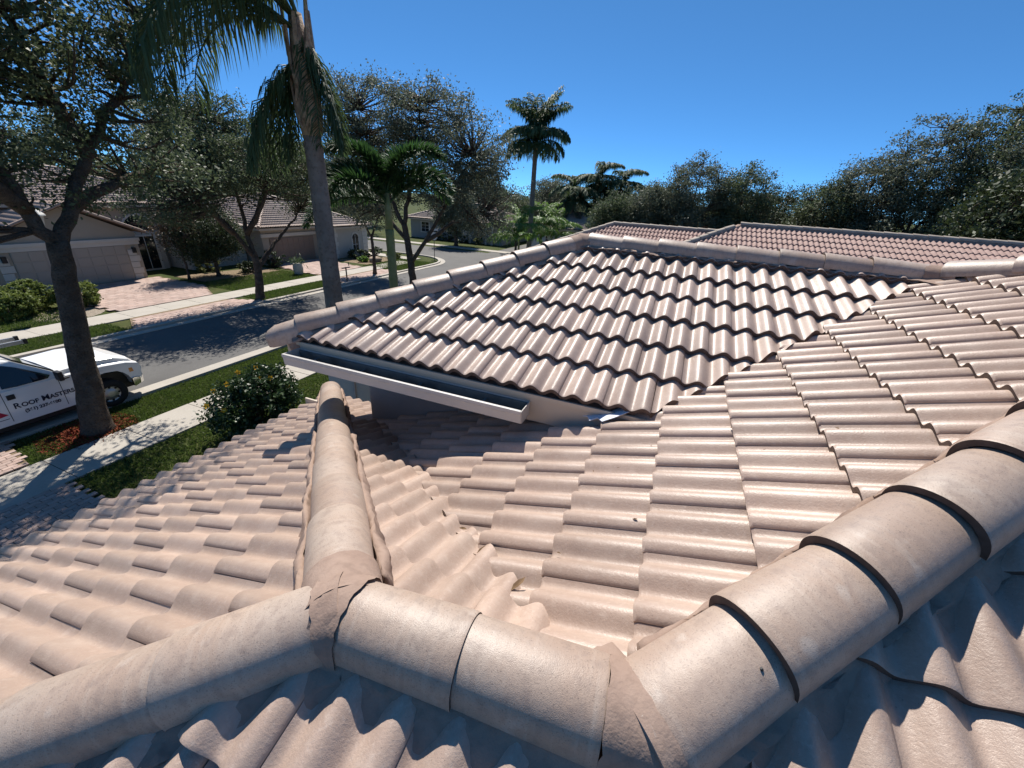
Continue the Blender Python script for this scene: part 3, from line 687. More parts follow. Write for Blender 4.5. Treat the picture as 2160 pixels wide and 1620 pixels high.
for y in (gy0, gy1):
    MB().prism([(x, y, z) for x, z in prof[:-1]], (0, -.006 if y == gy0 else .006, 0)).build('end_cap', M['gutter'], gut)
MB().box(gx0+.02, gx1-.012, gy0+.01, gy1-.01, gz0+.012, gz0+.02).build('dark_floor', M['guttin'], gut)
MB().box(gx1-.014, gx1-.008, gy0+.01, gy1-.01, gz0+.02, gz1-.01).build('back_shade', M['guttin'], gut)
MB().box(gx0+.016, gx0+.022, gy0+.01, gy1-.01, gz0+.035, gz1-.03).build('front_shade', M['guttin'], gut)  # dark inner sheets added to stand for the shadow inside the gutter
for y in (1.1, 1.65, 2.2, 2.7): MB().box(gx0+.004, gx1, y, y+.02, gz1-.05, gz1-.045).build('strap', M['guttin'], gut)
# eave boards of the low wing
MB().box(-2, EBx-.05, EA-.06, EA-.035, PA.z(1.5, EA)-.32, PA.z(1.5, EA)-.14).build('fascia', M['fascia'], house)
MB().box(EBx-.07, EBx-.045, YW, EA, PB.z(EBx, 0)-.3, PB.z(EBx, 0)-.1).build('fascia', M['fascia'], house)
# torn membrane at the valley foot
mpts = [(2.80, .46), (2.62, .04), (2.45, .10), (2.37, .18), (2.345, .25), (2.39, .285), (2.375, .335), (2.44, .36), (2.47, .43)]
mb = MB(); mb.prism([tuple(PC.P(x, y, .062+.004*math.sin(9*i))) for i, (x, y) in enumerate(mpts)], (0, 0, .004))
tag(mb.build('membrane_scrap', M['membrane']), 'torn pale blue membrane scrap at the valley foot under the eave', 'membrane')

# ------------------------------------------------------------------ neighbour's house on the right
nb = empty('neighbour_house', (14, -4, 0), 'one storey house next door with pink tiled hip roofs beyond the ridge', 'house')
tN = .40
def hip_roof_front(par, xr_, zr_, ya, yb, run, T_, mt, ca, capm, part='roof_slope', left_hip=True):
    """slope facing -x below the ridge x=xr_, from y=yb (right) to ya (left apex), with a hip at the left"""
    pl = Plane(zr_-tN*xr_, tN, 0, (-1, 0)); xe = xr_-run
    d = deck(pl, [(xe, ya+run), (xr_, ya), (xr_, yb), (xe, yb)], part, par, -.05)
    pl2 = Plane(zr_+tN*ya, 0, -tN, (0, 1))
    deck(pl2, [(xr_, ya), (xe, ya+run), (xr_+run, ya+run)], part, par, -.05, M['fartile'])
    hl = hp((xr_, ya), (xr_-1, ya+1), (xr_-1, ya-.5))
    T_.slope(pl, d, mt, [-(xe+.34*k) for k in range(int(run/.34)+1)], .34, -(ya+run), -yb, 0, lambda x, y: [hl, (xr_-.03, 0, -1, 0)], keep=lambda x, y: x < xr_ and y > yb)
    zc = zr_+.03
    ridge(par, 'hip_ridge', Vector((xe, ya+run, zc-tN*run)), Vector((xr_, ya, zc)), 0, int(math.sqrt(2+tN*tN)*run/.38), 0.38, .20, .08, .014, .016, mt=capm, n=8, seed=21)
    ridge(par, 'hip_ridge', Vector((xr_, ya, zc)), Vector((xr_, yb, zc)), 0, int((ya-yb)/.38), 0.38, .20, .08, .014, .016, mt=capm, n=8, seed=22)
TN = Tiler(nb, limit=300, n=11, h=.05, th=.03, step=.034)
hip_roof_front(nb, 17.5, 5.5, -1.75, -15.5, 6.2, TN, M['nbtile'], 0, M['nbcap'])
hip_roof_front(nb, 19.4, 5.13, 3.0, -1.6, 5.2, TN, M['nbtile'], 0, M['nbcap'])
TN.finish('neighbour_roof_tiles')
MB().box(12, 24, -15, 3.5, 0, 2.9).build('wall', M['stuccob'], nb)
MB().box(14.8, 24, 3.5, 7.4, 0, 2.9).build('wall', M['stuccob'], nb)
# orange roofs further back
def wave_roof(name, par, pl, poly, mt, E=.36, W=.30, n=5, h=.05, step=.04):
    """far tiled slope: real waves and steps, one mesh, clipped to the plan polygon"""
    A, Up, N = pl.frame(); cf = math.hypot(Up.x, Up.y)
    P = [Vector((x, y)) for x, y in poly]
    al = [p.x*A.x+p.y*A.y for p in P]; tl = [p.x*pl.fall.x+p.y*pl.fall.y for p in P]
    a0, a1, t0, t1 = min(al), max(al), min(tl), max(tl)
    na = max(2, int((a1-a0)/(W/2)*n)); a = np.linspace(a0, a1, na+1); zt = h*(.5-.5*np.cos(2*math.pi*a/(W/2)))
    V = []; F = []; nb_ = 0
    k = int((t1-t0)/E)+1
    for i in range(k):
        tt = t1-i*E; tu = max(t0, tt-E)
        for (t_, dz) in ((tt, -.02), (tt, step), (tu, 0)):
            X = A.x*a+pl.fall.x*t_; Y = A.y*a+pl.fall.y*t_; Z = pl.z0+pl.gx*X+pl.gy*Y
            V.append(np.c_[X+N.x*(zt+dz), Y+N.y*(zt+dz), Z+N.z*(zt+dz)])
        j = np.arange(na)
        for r in (0, 1):
            o = nb_+r*(na+1); F.append(np.c_[o+j, o+j+1, o+na+1+j+1, o+na+1+j])
        nb_ += 3*(na+1)
    me = npmesh(name, np.concatenate(V), [np.concatenate(F)])
    bm = bmesh.new(); bm.from_mesh(me); c = sum(P, Vector((0, 0)))/len(P)
    for i in range(len(P)):
        e = P[(i+1) % len(P)]-P[i]; nrm = Vector((-e.y, e.x))
        if nrm.dot(c-P[i]) < 0: nrm = -nrm
        if nrm.length < 1e-6: continue
        bmesh.ops.bisect_plane(bm, geom=bm.verts[:]+bm.edges[:]+bm.faces[:], plane_co=(P[i].x, P[i].y, 0), plane_no=(nrm.x, nrm.y, 0), clear_inner=True)
    bm.to_mesh(me); bm.free()
    o = obj(name, me, mt, par)
    dk = deck(pl, poly, 'underlay', o, -.03)
    return o
def hip_roof(par, x0, x1, y0, y1, ze, t, mt, over=.5, capm=None, sides='wsen', E=.36, hipw=.2):
    """hip roof over a rectangle"""
    x0, x1, y0, y1 = x0-over, x1+over, y0-over, y1+over; w_ = min(x1-x0, y1-y0)/2; zt = ze+t*w_
    if x1-x0 > y1-y0: ra, rb = (x0+w_, (y0+y1)/2), (x1-w_, (y0+y1)/2)
    else: ra, rb = ((x0+x1)/2, y0+w_), ((x0+x1)/2, y1-w_)
    horiz = x1-x0 > y1-y0
    S = {'s': (Plane(ze-t*y0, 0, t, (0, -1)), [(x0, y0), (x1, y0)] + ([rb, ra] if horiz else [ra])),
         'n': (Plane(ze+t*y1, 0, -t, (0, 1)), [(x0, y1), (x1, y1)] + ([rb, ra] if horiz else [rb])),
         'w': (Plane(ze-t*x0, t, 0, (-1, 0)), [(x0, y0), (x0, y1)] + ([ra] if horiz else [rb, ra])),
         'e': (Plane(ze+t*x1, -t, 0, (1, 0)), [(x1, y0), (x1, y1)] + ([rb] if horiz else [rb, ra]))}
    for k, (pl, poly) in S.items():
        if k in sides: stuff(wave_roof('roof_slope', par, pl, poly, mt, E))
        else: deck(pl, poly, 'roof_slope', par, 0, mt)
    cs = [((x0, y0), ra), ((x0, y1), ra if horiz else rb), ((x1, y0), rb if horiz else ra), ((x1, y1), rb), (ra, rb)]
    for a, b in cs:
        za = ze if a != ra and a != rb else zt
        mb = MB(); n = max(1, int(math.dist(a, b)/.4))
        for i in range(n):
            p = [a[0]+(b[0]-a[0])*i/n, a[1]+(b[1]-a[1])*i/n, za+(zt-za)*i/n+.04]; q = [a[0]+(b[0]-a[0])*(i+1.05)/n, a[1]+(b[1]-a[1])*(i+1.05)/n, za+(zt-za)*(i+1.05)/n+.03]
            mb.tube([p, q], [.13, .10], 7)
        mb.build('ridge_caps', capm or mt, par)
    MB().box(x0+.05, x1-.05, y0+.05, y1-.05, ze-.22, ze-.06).build('fascia', M['fascia'], par)
def window(par, x, y, z0, z1, wd, face='s', arch=False, mull=(1, 2)):
    """framed window in a wall facing -y ('s') or -x ('w')"""
    def bx(mb, a0, a1, d0, d1, zz0, zz1):
        return mb.box(x+a0, x+a1, y-d1, y-d0, zz0, zz1) if face == 's' else mb.box(x-d1, x-d0, y+a0, y+a1, zz0, zz1)
    g = MB(); bx(g, -wd/2, wd/2, .01, .03, z0, z1)
    if arch:
        pts = [(wd/2*math.cos(math.pi*i/12), z1+wd/2*math.sin(math.pi*i/12)) for i in range(13)]
        g.prism([(x+a, y-.03, z) if face == 's' else (x-.03, y+a, z) for a, z in pts], (0, .02, 0) if face == 's' else (.02, 0, 0))
    f = g.build('window', M['glass'], par)
    fr = MB()
    for a in (-wd/2, wd/2): bx(fr, a-.07, a+.07, .0, .07, z0-.07, z1+(0 if arch else .07))
    bx(fr, -wd/2-.12, wd/2+.12, .0, .10, z0-.16, z0-.06)
    if not arch: bx(fr, -wd/2-.07, wd/2+.07, .001, .071, z1, z1+.09)
    else:
        for i in range(12):
            a0, a1 = math.pi*i/12, math.pi*(i+1)/12; q = []
            for (r, a) in ((wd/2-.02, a0), (wd/2+.1, a0), (wd/2+.1, a1), (wd/2-.02, a1)): q.append((r*math.cos(a), z1+r*math.sin(a)))
            fr.prism([(x+a, y-.07, z) if face == 's' else (x-.07, y+a, z) for a, z in q], (0, .07, 0) if face == 's' else (.07, 0, 0))
    for i in range(1, mull[0]+1):
        a = -wd/2+wd*i/(mull[0]+1); bx(fr, a-.02, a+.02, .02, .045, z0, z1+(wd*.4 if arch else 0))
    for i in range(1, mull[1]+1):
        zz = z0+(z1-z0)*i/(mull[1]+1); bx(fr, -wd/2, wd/2, .02, .043, zz-.02, zz+.02)
    fr.build('frame', M['trim'], f)
    return f
def garage_door(par, x0, x1, y, h, mt, rows=4, cols=8):
    d = MB().box(x0, x1, y-.02, y+.03, 0, h).build('garage_door', mt, par)
    pw = (x1-x0)/cols; ph_ = h/rows
    src = MB().box(0, pw-.06, -.02, 0, 0, ph_-.06).build('door_panel', mt, d, bevel=.012)
    k = 0
    for r in range(rows):
        for c in range(cols):
            o = src if k == 0 else src.copy()
            if k: link(o, d)
            o.location = (x0+c*pw+.03, y-.02, r*ph_+.03); k += 1
    return d
def quoins(par, x, y, h, wd=.55, face='s', dx=1):
    src = None
    for i in range(int(h/.36)):
        l = wd if i % 2 else wd*.8
        mb = MB()
        mb.box(0, l, -.035, 0, .015, .345) if face == 's' else mb.box(-.035, 0, 0, l, .015, .345)
        o = mb.build('quoin', M['trim'], par, bevel=.01); o.location = (x, y, i*.36)
def sconce(par, x, y, z):
    o = MB().box(x-.09, x+.09, y-.16, y-.035, z-.16, z+.16).build('wall_lamp', M['black'], par, bevel=.02)
# house 1: front gable garage, entry with arch, lower wing
h1 = empty('opposite_house', (14, 34, 0), 'beige stucco house across the street with wide gabled garage and arched entry', 'house')
MB().box(9.7, 15.75, 31, 40, 0, 2.75).build('wall', M['stuccob'], h1)
gz = 2.75; ap = (12.72, 4.28)
MB().prism([(9.7, 31.0, gz), (15.75, 31.0, gz), (ap[0], 31.0, ap[1]-.08)], (0, 4, 0)).build('gable', M['stuccob'], h1)
sl = (ap[1]-gz)/(ap[0]-9.3)
stuff(wave_roof('roof_slope', h1, Plane(ap[1]+sl*ap[0], -sl, 0, (1, 0)), [(ap[0], 30.6), (16.15, 30.6), (16.15, 38), (ap[0], 38)], M['fartile']))
stuff(wave_roof('roof_slope', h1, Plane(ap[1]-sl*ap[0], sl, 0, (-1, 0)), [(ap[0], 30.6), (9.3, 30.6), (9.3, 38), (ap[0], 38)], M['fartile']))
for sx, xe_ in ((1, 16.15), (-1, 9.3)):
    MB().tube([(xe_, 30.62, ap[1]-sl*abs(xe_-ap[0])+.05), (ap[0], 30.62, ap[1]+.07)], .075, 8).build('rake_tile', M['fartile'], h1)
MB().box(9.6, 15.85, 30.86, 31, 2.28, 2.46).build('moulding', M['trim'], h1, bevel=.02)
MB().box(9.65, 15.8, 30.92, 31, 2.08, 2.28).build('lintel', M['trim'], h1)
garage_door(h1, 10.2, 15.05, 30.97, 2.08, M['gdoor'])
quoins(h1, 15.1, 31, 2.1); quoins(h1, 9.66, 31, 2.1, .5)
sconce(h1, 15.42, 31, 1.75); sconce(h1, 9.9, 31, 1.75)
MB().box(15.75, 21.5, 34, 42, 0, 4.15).build('wall', M['stuccob'], h1)
MB().box(8, 21.5, 36, 44, 0, 4.15).build('wall', M['stuccob'], h1)
hip_roof(h1, 8, 21.5, 34, 44, 4.2, .33, M['fartile'], .5, sides='sw')
MB().box(16.3, 18.6, 33.6, 34, 0, 2.45).build('entry_surround', M['stuccow'], h1)
window(h1, 17.5, 33.6, .1, 2.2, 1.3, mull=(1, 0)); window(h1, 17.6, 33.96, 2.55, 2.56, 1.9, arch=True, mull=(0, 0))
MB().box(19, 23.2, 31.8, 36, 0, 2.6).build('wall', M['stuccow'], h1)
hip_roof(h1, 19, 23.2, 31.8, 38, 2.65, .38, M['fartile'], .45, sides='swe')
window(h1, 21.3, 31.8, .7, 1.9, 1.1); quoins(h1, 19.05, 31.8, 2.5, .7); quoins(h1, 22.5, 31.8, 2.5, .7)
# house 2
h2 = empty('brown_garage_house', (28, 34, 0), 'pale stucco house with brown garage door and arched side window, behind the tall palm', 'house')
MB().box(23.4, 29, 30, 40, 0, 2.75).build('wall', M['stuccob'], h2)
garage_door(h2, 24.0, 28.3, 29.97, 1.95, M['gdoor2'])
MB().box(23.3, 29.1, 29.88, 30, 2.05, 2.3).build('moulding', M['trim'], h2, bevel=.02)
hip_roof(h2, 23.4, 34, 30, 42, 2.8, .36, M['fartile'], .5, sides='sw')
MB().box(29.0, 33.6, 28.6, 36, 0, 2.7).build('wall', M['stuccow'], h2)
hip_roof(h2, 29, 33.6, 28.6, 37, 2.75, .36, M['fartile'], .4, sides='sw')
window(h2, 31.9, 28.6, .55, 1.6, .9, arch=True, mull=(1, 1)); quoins(h2, 29.05, 28.6, 2.6, .7); quoins(h2, 32.9, 28.6, 2.6, .7)
# house 0, a corner of another house far left
h0 = empty('left_edge_house', (5, 34, 0), 'banded pale house corner at the left edge behind the big oak', 'house')
MB().box(-4, 7.6, 31.5, 40, 0, 2.7).build('wall', M['stuccow'], h0); hip_roof(h0, -4, 7.6, 31.5, 40, 2.75, .38, M['fartile'], .5, sides='se')
quoins(h0, 6.6, 31.5, 2.6, .95); sconce(h0, 7.2, 31.5, 1.7); window(h0, 4.5, 31.5, .8, 1.9, 1.2)
# house 4, grey, facing the end of the street
h4 = empty('grey_house', (53, 26, 0), 'grey house with small windows facing the end of the street', 'house')
MB().box(51.5, 62, 22, 36, 0, 2.55).build('wall', M['greyw'], h4); hip_roof(h4, 51.5, 62, 22, 36, 2.6, .36, M['fartile'], .5, sides='ws')
window(h4, 51.5, 33.6, .9, 2.1, 1.3, 'w'); window(h4, 51.5, 30.6, 1.3, 2.1, .9, 'w', mull=(0, 0)); window(h4, 51.5, 25.2, .2, 2.0, 1.0, 'w')
for y in (26.4, 24.1, 23.2): MB().tube([(51.0, y, 0), (51.0, y, 2.5)], .14, 10).build('porch_column', M['trim'], h4)
for i in range(7): MB().box(51.44, 51.5, 27.1, 28.1, .02+i*.36, .34+i*.36).build('quoin', M['trim'], h4, bevel=.01)
h5 = empty('white_house', (54, 12, 0), 'white stucco house glimpsed behind the small palms', 'house')
MB().box(53, 62, 3, 18.5, 0, 2.6).build('wall', M['trim'], h5); hip_roof(h5, 53, 62, 3, 18.5, 2.65, .36, M['fartile'], .5, sides='w')
MB().box(52.9, 53, 10.2, 13.6, 0, 2.1).build('garage_door', M['gdoor'], h5); window(h5, 53, 16, .9, 2.0, 1.2, 'w')
for (nm, xx, ya, yb, zz, lb) in (('orange_roof_house', 44, 3.2, -6, 4.35, 'orange tiled hip roof peeking over the neighbour ridge, left one'), ('orange_roof_house', 44, -8.9, -16, 4.9, 'orange tiled hip roof peeking over the neighbour ridge, right one')):
    ho = empty(nm, (xx, (ya+yb)/2, 0), lb, 'house')
    MB().box(xx-4, xx+6, yb, ya, 0, zz-1.9).build('wall', M['stuccow'], ho); hip_roof(ho, xx-4, xx+6, yb, ya, zz-1.85, .36, M['ortile'], .5, sides='wn')

# ------------------------------------------------------------------ trees
def crown_points(ells, n_leaf, clump=.55, shell=.5, per=90):
    """leaf points gathered in clumps inside ellipsoids; returns points and clump centres"""
    vol = [e[3]*e[4]*e[5] for e in ells]; tot = sum(vol); pts = []; cl = []
    for e, v in zip(ells, vol):
        k = max(3, int(n_leaf*v/tot/per))
        d = NR.normal(size=(k, 3)); d /= np.linalg.norm(d, axis=1)[:, None]
        r = (shell+(1-shell)*NR.rand(k)**.6)[:, None]*(.85+.35*NR.rand(k))[:, None]
        c = np.array(e[:3])+d*r*np.array(e[3:6]); cl.append(c)
        for q in c:
            s = clump*(.5+.9*NR.rand()); m_ = int(per*(.5+NR.rand()))
            g = NR.normal(size=(m_, 3))*np.array([s, s, s*.65])*.55
            pts.append(q+g)
    return np.concatenate(pts), np.concatenate(cl)
def tree(name, label, base, trunk, limbs, ells, n_leaf, leaf, lm, r0, group=None, clump=.55, per=90, twig=True, shell=.5, cat='tree', asp=.5):
    """trunk: list of points (relative to base), limbs: list of point lists, ells absolute-to-base ellipsoids"""
    t = empty(name, base, label, cat, group); B = np.array(base)
    mb = MB(); k = len(trunk); P = np.array(trunk, float)+B
    # subdivide trunk with wobble
    def smooth_path(P, m_=4, wob=.02):
        P = np.array(P, float); u = np.linspace(0, len(P)-1, (len(P)-1)*m_+1); Q = np.stack([np.interp(u, np.arange(len(P)), P[:, i]) for i in range(3)], 1)
        Q[1:-1] = (Q[:-2]+2*Q[1:-1]+Q[2:])/4
        Q[1:-1] += NR.normal(size=(len(Q)-2, 3))*wob
        return Q
    Q = smooth_path(P, 5, .015); rad = np.interp(np.linspace(0, 1, len(Q)), [0, .06, .2, 1], [r0*1.55, r0*1.15, r0, r0*.72])
    mb.tube(Q, rad, 14)
    nodes = [Q[len(Q)//2:]]
    for L in limbs:
        Pl = np.array(L, float)+B; q = smooth_path(Pl, 4, .03); rr = np.linspace(r0*.62, r0*.13, len(q)); mb.tube(q, rr, 8); nodes.append(q[1:])
    nodes = np.concatenate(nodes)
    pts, cl = crown_points([(e[0]+B[0], e[1]+B[1], e[2]+B[2], *e[3:]) for e in ells], n_leaf, clump, shell, per)
    if twig:
        for c in cl:
            d = np.linalg.norm(nodes-c, axis=1)+.6*np.maximum(0, nodes[:, 2]-c[2]+.1); i = int(np.argmin(d)); a = nodes[i]
            mid = (a+c)/2+NR.normal(size=3)*.12*np.linalg.norm(c-a)+np.array([0, 0, -.05])
            mb.tube(smooth_path([a, mid, c], 2, .01), np.linspace(min(.05, r0*.2), .008, 5), 4, cap=False)
    mb.build('trunk', M['bark'], t, smooth=True)
    leaves('crown', pts, leaf, lm, t, asp=asp)
    return t
# big oak on the near verge
tree('oak_tree', 'large dark oak on the near verge, its forked trunk in front of the white truck', (4.38, 12.75, 0),
     [(0, 0, -.1), (.1, 0, .9), (.25, 0, 2.0), (.45, 0, 3.3), (.62, 0, 4.55)],
     [[(.6, 0, 4.4), (.35, .05, 5.2), (.2, .1, 6.0), (-.3, .2, 7.6), (-.8, .1, 9)], [(.6, 0, 4.4), (1.05, .05, 5.2), (1.75, .1, 6.3), (2.4, .1, 7.3), (3.4, 0, 8.4), (3.9, 0, 9.6)], [(1.75, .1, 6.3), (1.6, .5, 7.6), (1.4, .8, 9.2)], [(1.05, .05, 5.2), (2.4, .6, 5.8), (3.6, 1.0, 6.2)], [(.2, .1, 6.0), (-1.0, .6, 6.6), (-2.2, .8, 7.2)], [(.35, .05, 5.2), (-.5, -.7, 6.0), (-1.2, -1.2, 7.2)]],
     [(-.8, .3, 8.6, 2.4, 2.2, 1.9), (1.4, .3, 8.9, 2.3, 2.1, 1.7), (2.9, .3, 7.4, 1.1, 1.4, 1.3), (-2.0, .4, 7.0, 2.2, 2.0, 1.5), (.6, .5, 7.0, 1.6, 1.4, 1.0), (3.0, .8, 6.0, 1.4, 1.2, .7), (1.2, .8, 5.7, 1.3, 1.2, .55), (3.6, .1, 9.6, 1.2, 1.2, .9), (-1.6, 0, 5.6, 1.4, 1.3, .8)], 50000, .105, ML['oak'], .26, clump=.48, per=100)
# oak across the street
tree('oak_tree', 'multi-stemmed oak on the far verge throwing a branchy shadow on the street', (15.75, 21.2, 0),
     [(0, 0, -.1), (.1, 0, .8), (.25, .05, 1.8), (.22, .1, 2.5)],
     [[(.22, .1, 2.4), (.15, .2, 3.4), (.2, .3, 4.7), (-.2, .3, 6.6), (-.5, .3, 8.4)], [(.22, .1, 2.3), (-.6, .2, 3.5), (-1.5, .4, 5.0), (-2.2, .4, 6.8)], [(.2, 0, 1.7), (1.2, 0, 2.6), (1.9, .1, 3.1), (2.9, 0, 3.9), (3.6, 0, 4.6)], [(.15, .2, 3.4), (1.4, .6, 4.6), (2.4, .6, 6.2), (3.0, .4, 7.2)], [(-.6, .2, 3.5), (-2, -.4, 4.6), (-3.0, -.6, 5.6)], [(.15, .2, 3.4), (.2, -1.2, 4.8), (.2, -2.4, 6.4)]],
     [(-1.6, .4, 7.4, 2.4, 2.2, 1.8), (1.0, .5, 7.6, 2.4, 2.1, 1.4), (-2.6, 0, 5.6, 1.8, 1.7, 1.3), (3.0, .2, 6.6, 1.6, 1.6, 1.5), (-.2, .6, 5.6, 2.0, 1.6, .8), (3.8, 0, 5.0, 1.2, 1.2, .8), (-.6, .3, 8.8, 1.6, 1.4, .7), (.2, -2.3, 6.8, 2.4, 1.8, 1.2), (-2.6, -1.8, 6.4, 1.8, 1.6, 1.2), (2.4, -2.0, 6.2, 1.5, 1.4, 1.0), (-3.4, .2, 4.8, 1.6, 1.4, .9)], 68000, .11, ML['oak'], .22, clump=.5, per=90)
# oak by the intersection (centre)
tree('oak_tree', 'wide greyish oak in the centre with dark leaning trunk, behind the green palm', (19.0, 13.2, 0),
     [(0, 0, -.1), (0, .1, 1.2), (0, .2, 2.4), (0, .35, 3.6), (0, .5, 4.4)],
     [[(0, .2, 2.4), (.3, -.6, 3.6), (.4, -1.5, 5.0), (.4, -2.1, 6.1), (.5, -3.2, 7.6)], [(0, .5, 4.3), (-.2, 1.2, 5.6), (-.3, 1.9, 7.4), (-.3, 2.6, 9.4)], [(0, .5, 4.3), (.2, .2, 6.0), (.3, -.2, 8.2), (.3, -.6, 9.8)], [(.3, -.6, 3.6), (.4, -2.2, 4.6), (.4, -3.8, 5.2)], [(0, .35, 3.6), (.3, 2.0, 4.8), (.4, 3.6, 6.0)]],
     [(0, 2.4, 9.2, 1.9, 2.3, 1.9), (.2, -.8, 9.2, 1.9, 2.4, 1.4), (.4, -3.2, 8.0, 1.8, 1.8, 1.6), (.2, 3.4, 7.2, 1.7, 1.6, 1.8), (.4, -4.0, 6.0, 1.6, 1.4, 1.4), (.4, .6, 7.2, 1.8, 2.4, 1.5), (.4, -1.6, 6.4, 1.8, 2.0, 1.2), (.5, 3.4, 5.2, 1.4, 1.4, 1.0), (.4, -4.4, 4.6, 1.2, 1.2, .7)], 70000, .105, ML['oakb'], .2, clump=.46, per=80)
tree('street_tree', 'slim tree on the far verge just right of the green palm stem', (25.4, 21.2, 0), [(0, 0, 0), (.02, 0, 1.4), (.1, .1, 2.8)],
     [[(.1, .1, 2.7), (-.5, .3, 4), (-.9, .5, 5.4)], [(.1, .1, 2.7), (.7, -.2, 4.2), (1.1, -.3, 5.6)]], [(0, 0, 5.6, 2.4, 2.4, 1.8)], 15000, .17, ML['oak'], .13, per=80)
# dark evergreen and shrubs before house 1
tree('evergreen_tree', 'round dense dark evergreen before the beige house entry', (18.6, 28.6, 0), [(0, 0, 0), (0, 0, .8), (.05, 0, 1.6)], [[(0, 0, 1.4), (.2, 0, 2.4)]], [(0, 0, 2.75, 1.95, 1.5, 1.45), (-1.0, 0, 2.0, 1.1, 1.0, .9), (1.0, .2, 2.2, 1.0, .9, .8)], 24000, .15, ML['dark'], .12, per=70, shell=.7, asp=.3)
tree('small_tree', 'reddish brown small tree by the entry of the beige house', (16.9, 28.9, 0), [(0, 0, 0), (.02, 0, .9), (0, .05, 1.8)], [[(0, 0, 1.7), (.3, .1, 2.8)], [(0, 0, 1.7), (-.4, .1, 3)]], [(0, 0, 3.2, 1.1, 1.0, 1.2), (.8, 0, 2.2, .7, .7, .6)], 5000, .13, mat('bronze_leaf', (.07, .045, .032), .5, .4, noise=[(2, (.11, .08, .05), .8, 4, .4, .65)], trans=(.2, (.15, .1, .05))), .07, per=60)
# trees behind the houses across the street
for i, (x, y, zt, r, lmn, lb) in enumerate([(2, 47, 9.0, 5.0, 'olive', 'olive green tree behind the house at the left edge'), (13, 48, 8.2, 4.2, 'olive', 'yellowish green tree behind the gabled garage'), (21, 50, 11.0, 4.6, 'oak', 'tall dark tree behind the beige house roof'), (30, 47, 12.0, 4.6, 'oak', 'tall oak behind the brown garage house'), (39, 44, 11, 4.6, 'oakb', 'greyish oak left of the intersection, behind the corner house'), (48, 44, 10, 4.6, 'oakb', 'greyish oak beyond the far end of the cross street'), (64, 32, 9.5, 5, 'oak', 'oak rising behind the grey house'), (66, 20, 9, 4.5, 'oakb', 'oak behind the gap between grey and white houses'), (46.5, 26, 6.8, 2.6, 'oakb', 'bare-leaved oak in front of the grey house'), (68, 8, 8.5, 4.5, 'oak', 'dark oak behind the white house'), (84, 24, 9, 6, 'oak', 'distant dark tree over the grey house, left'), (88, 14, 8.5, 6, 'oak', 'distant dark tree over the white house'), (90, 2, 9, 6.5, 'oak', 'distant tree behind the royal palms'), (92, -10, 9, 6.5, 'oakb', 'distant tree behind the open crowned oak'), (80, 40, 10, 6.5, 'oak', 'distant tree beyond the cross street end'), (60, 52, 11, 6, 'oak', 'distant tall tree left of the centre oak'), (74, 31, 7, 4.5, 'oak', 'low distant tree behind the grey house, middle'), (76, 25, 7, 4.5, 'oak', 'low distant tree behind the grey house, right'), (78, 36, 7.5, 4.5, 'oak', 'low distant tree behind the grey house, left')]):
    tree('background_tree', lb, (x, y, 0), [(0, 0, 0), (.1, .1, zt*.2), (0, 0, zt*.4)], [[(0, 0, zt*.38), (r*.3, .2, zt*.6), (r*.4, 0, zt*.8)], [(0, 0, zt*.38), (-r*.3, -.2, zt*.6), (-r*.5, 0, zt*.75)]],
         [(0, 0, zt*.68, r*.8, r*.8, zt*.30), (r*.5, -.5, zt*.55, r*.5, r*.6, zt*.22), (-r*.5, .3, zt*.55, r*.55, r*.6, zt*.22), (0, 0, zt*.4, r*.7, r*.7, zt*.18)], 22000, .24, ML[lmn], .22, 'trees behind the houses across the street', .8, 70)
# tree row at the right
rowt = [(46, 7.0, 6.9, 2.6, 'oak', 'small dark tree right of the far palms'), (45, 3.6, 8.0, 2.4, 'oakb', 'left shoulder of the open oak behind the left orange roof'), (44, -.2, 10.3, 3.2, 'oakb', 'open crowned oak with visible limbs behind the left orange roof'), (45, -4.2, 9.8, 3.0, 'oak', 'right neighbour of the open crowned oak, thin twigs on top'), (52, -9, 8.6, 3.4, 'dark', 'flat topped dark trees between the two orange roofs'), (46, -11.0, 8.8, 2.6, 'oak', 'spiky topped tree above the right orange roof'), (46, -13.6, 11.2, 3.0, 'oakb', 'tree stepping up to the tall mass on the right'), (44, -16.4, 13.3, 3.6, 'oakb', 'tall greyish oak on the right above the neighbour ridge'), (43, -19.4, 14.3, 3.8, 'oak', 'tallest greyish oak near the right edge'), (40, -22, 14.4, 4.2, 'oakb', 'greyish oak at the right edge behind the dark green tree'), (48, -24.5, 15.0, 4.6, 'oak', 'greyish oak partly cut by the right edge'), (58, -6, 8.3, 4, 'oak', 'low far oak behind the open crowned oak'), (58, 2.5, 7.6, 3.4, 'dark', 'low dark far tree behind the palms')]
for i, (x, y, zt, r, lmn, lb) in enumerate(rowt):
    tree('background_tree', lb, (x, y, 0), [(0, 0, 0), (.1, .1, zt*.18), (0, 0, zt*.36)],
         [[(0, 0, zt*.34), (.4, r*.35, zt*.55), (.3, r*.55, zt*.8)], [(0, 0, zt*.34), (-.4, -r*.35, zt*.55), (0, -r*.5, zt*.78)], [(0, 0, zt*.34), (.2, .1, zt*.6), (0, 0, zt*.92)]],
         [(0, 0, zt*.72, r*.8, r*.85, zt*.25), (0, r*.55, zt*.58, r*.5, r*.5, zt*.2), (0, -r*.55, zt*.58, r*.5, r*.5, zt*.2), (-.5, 0, zt*.36, r*.8, r*.9, zt*.2)], 30000, .17, ML[lmn], .2, 'tree row beyond the roofs on the right', .62, 60)
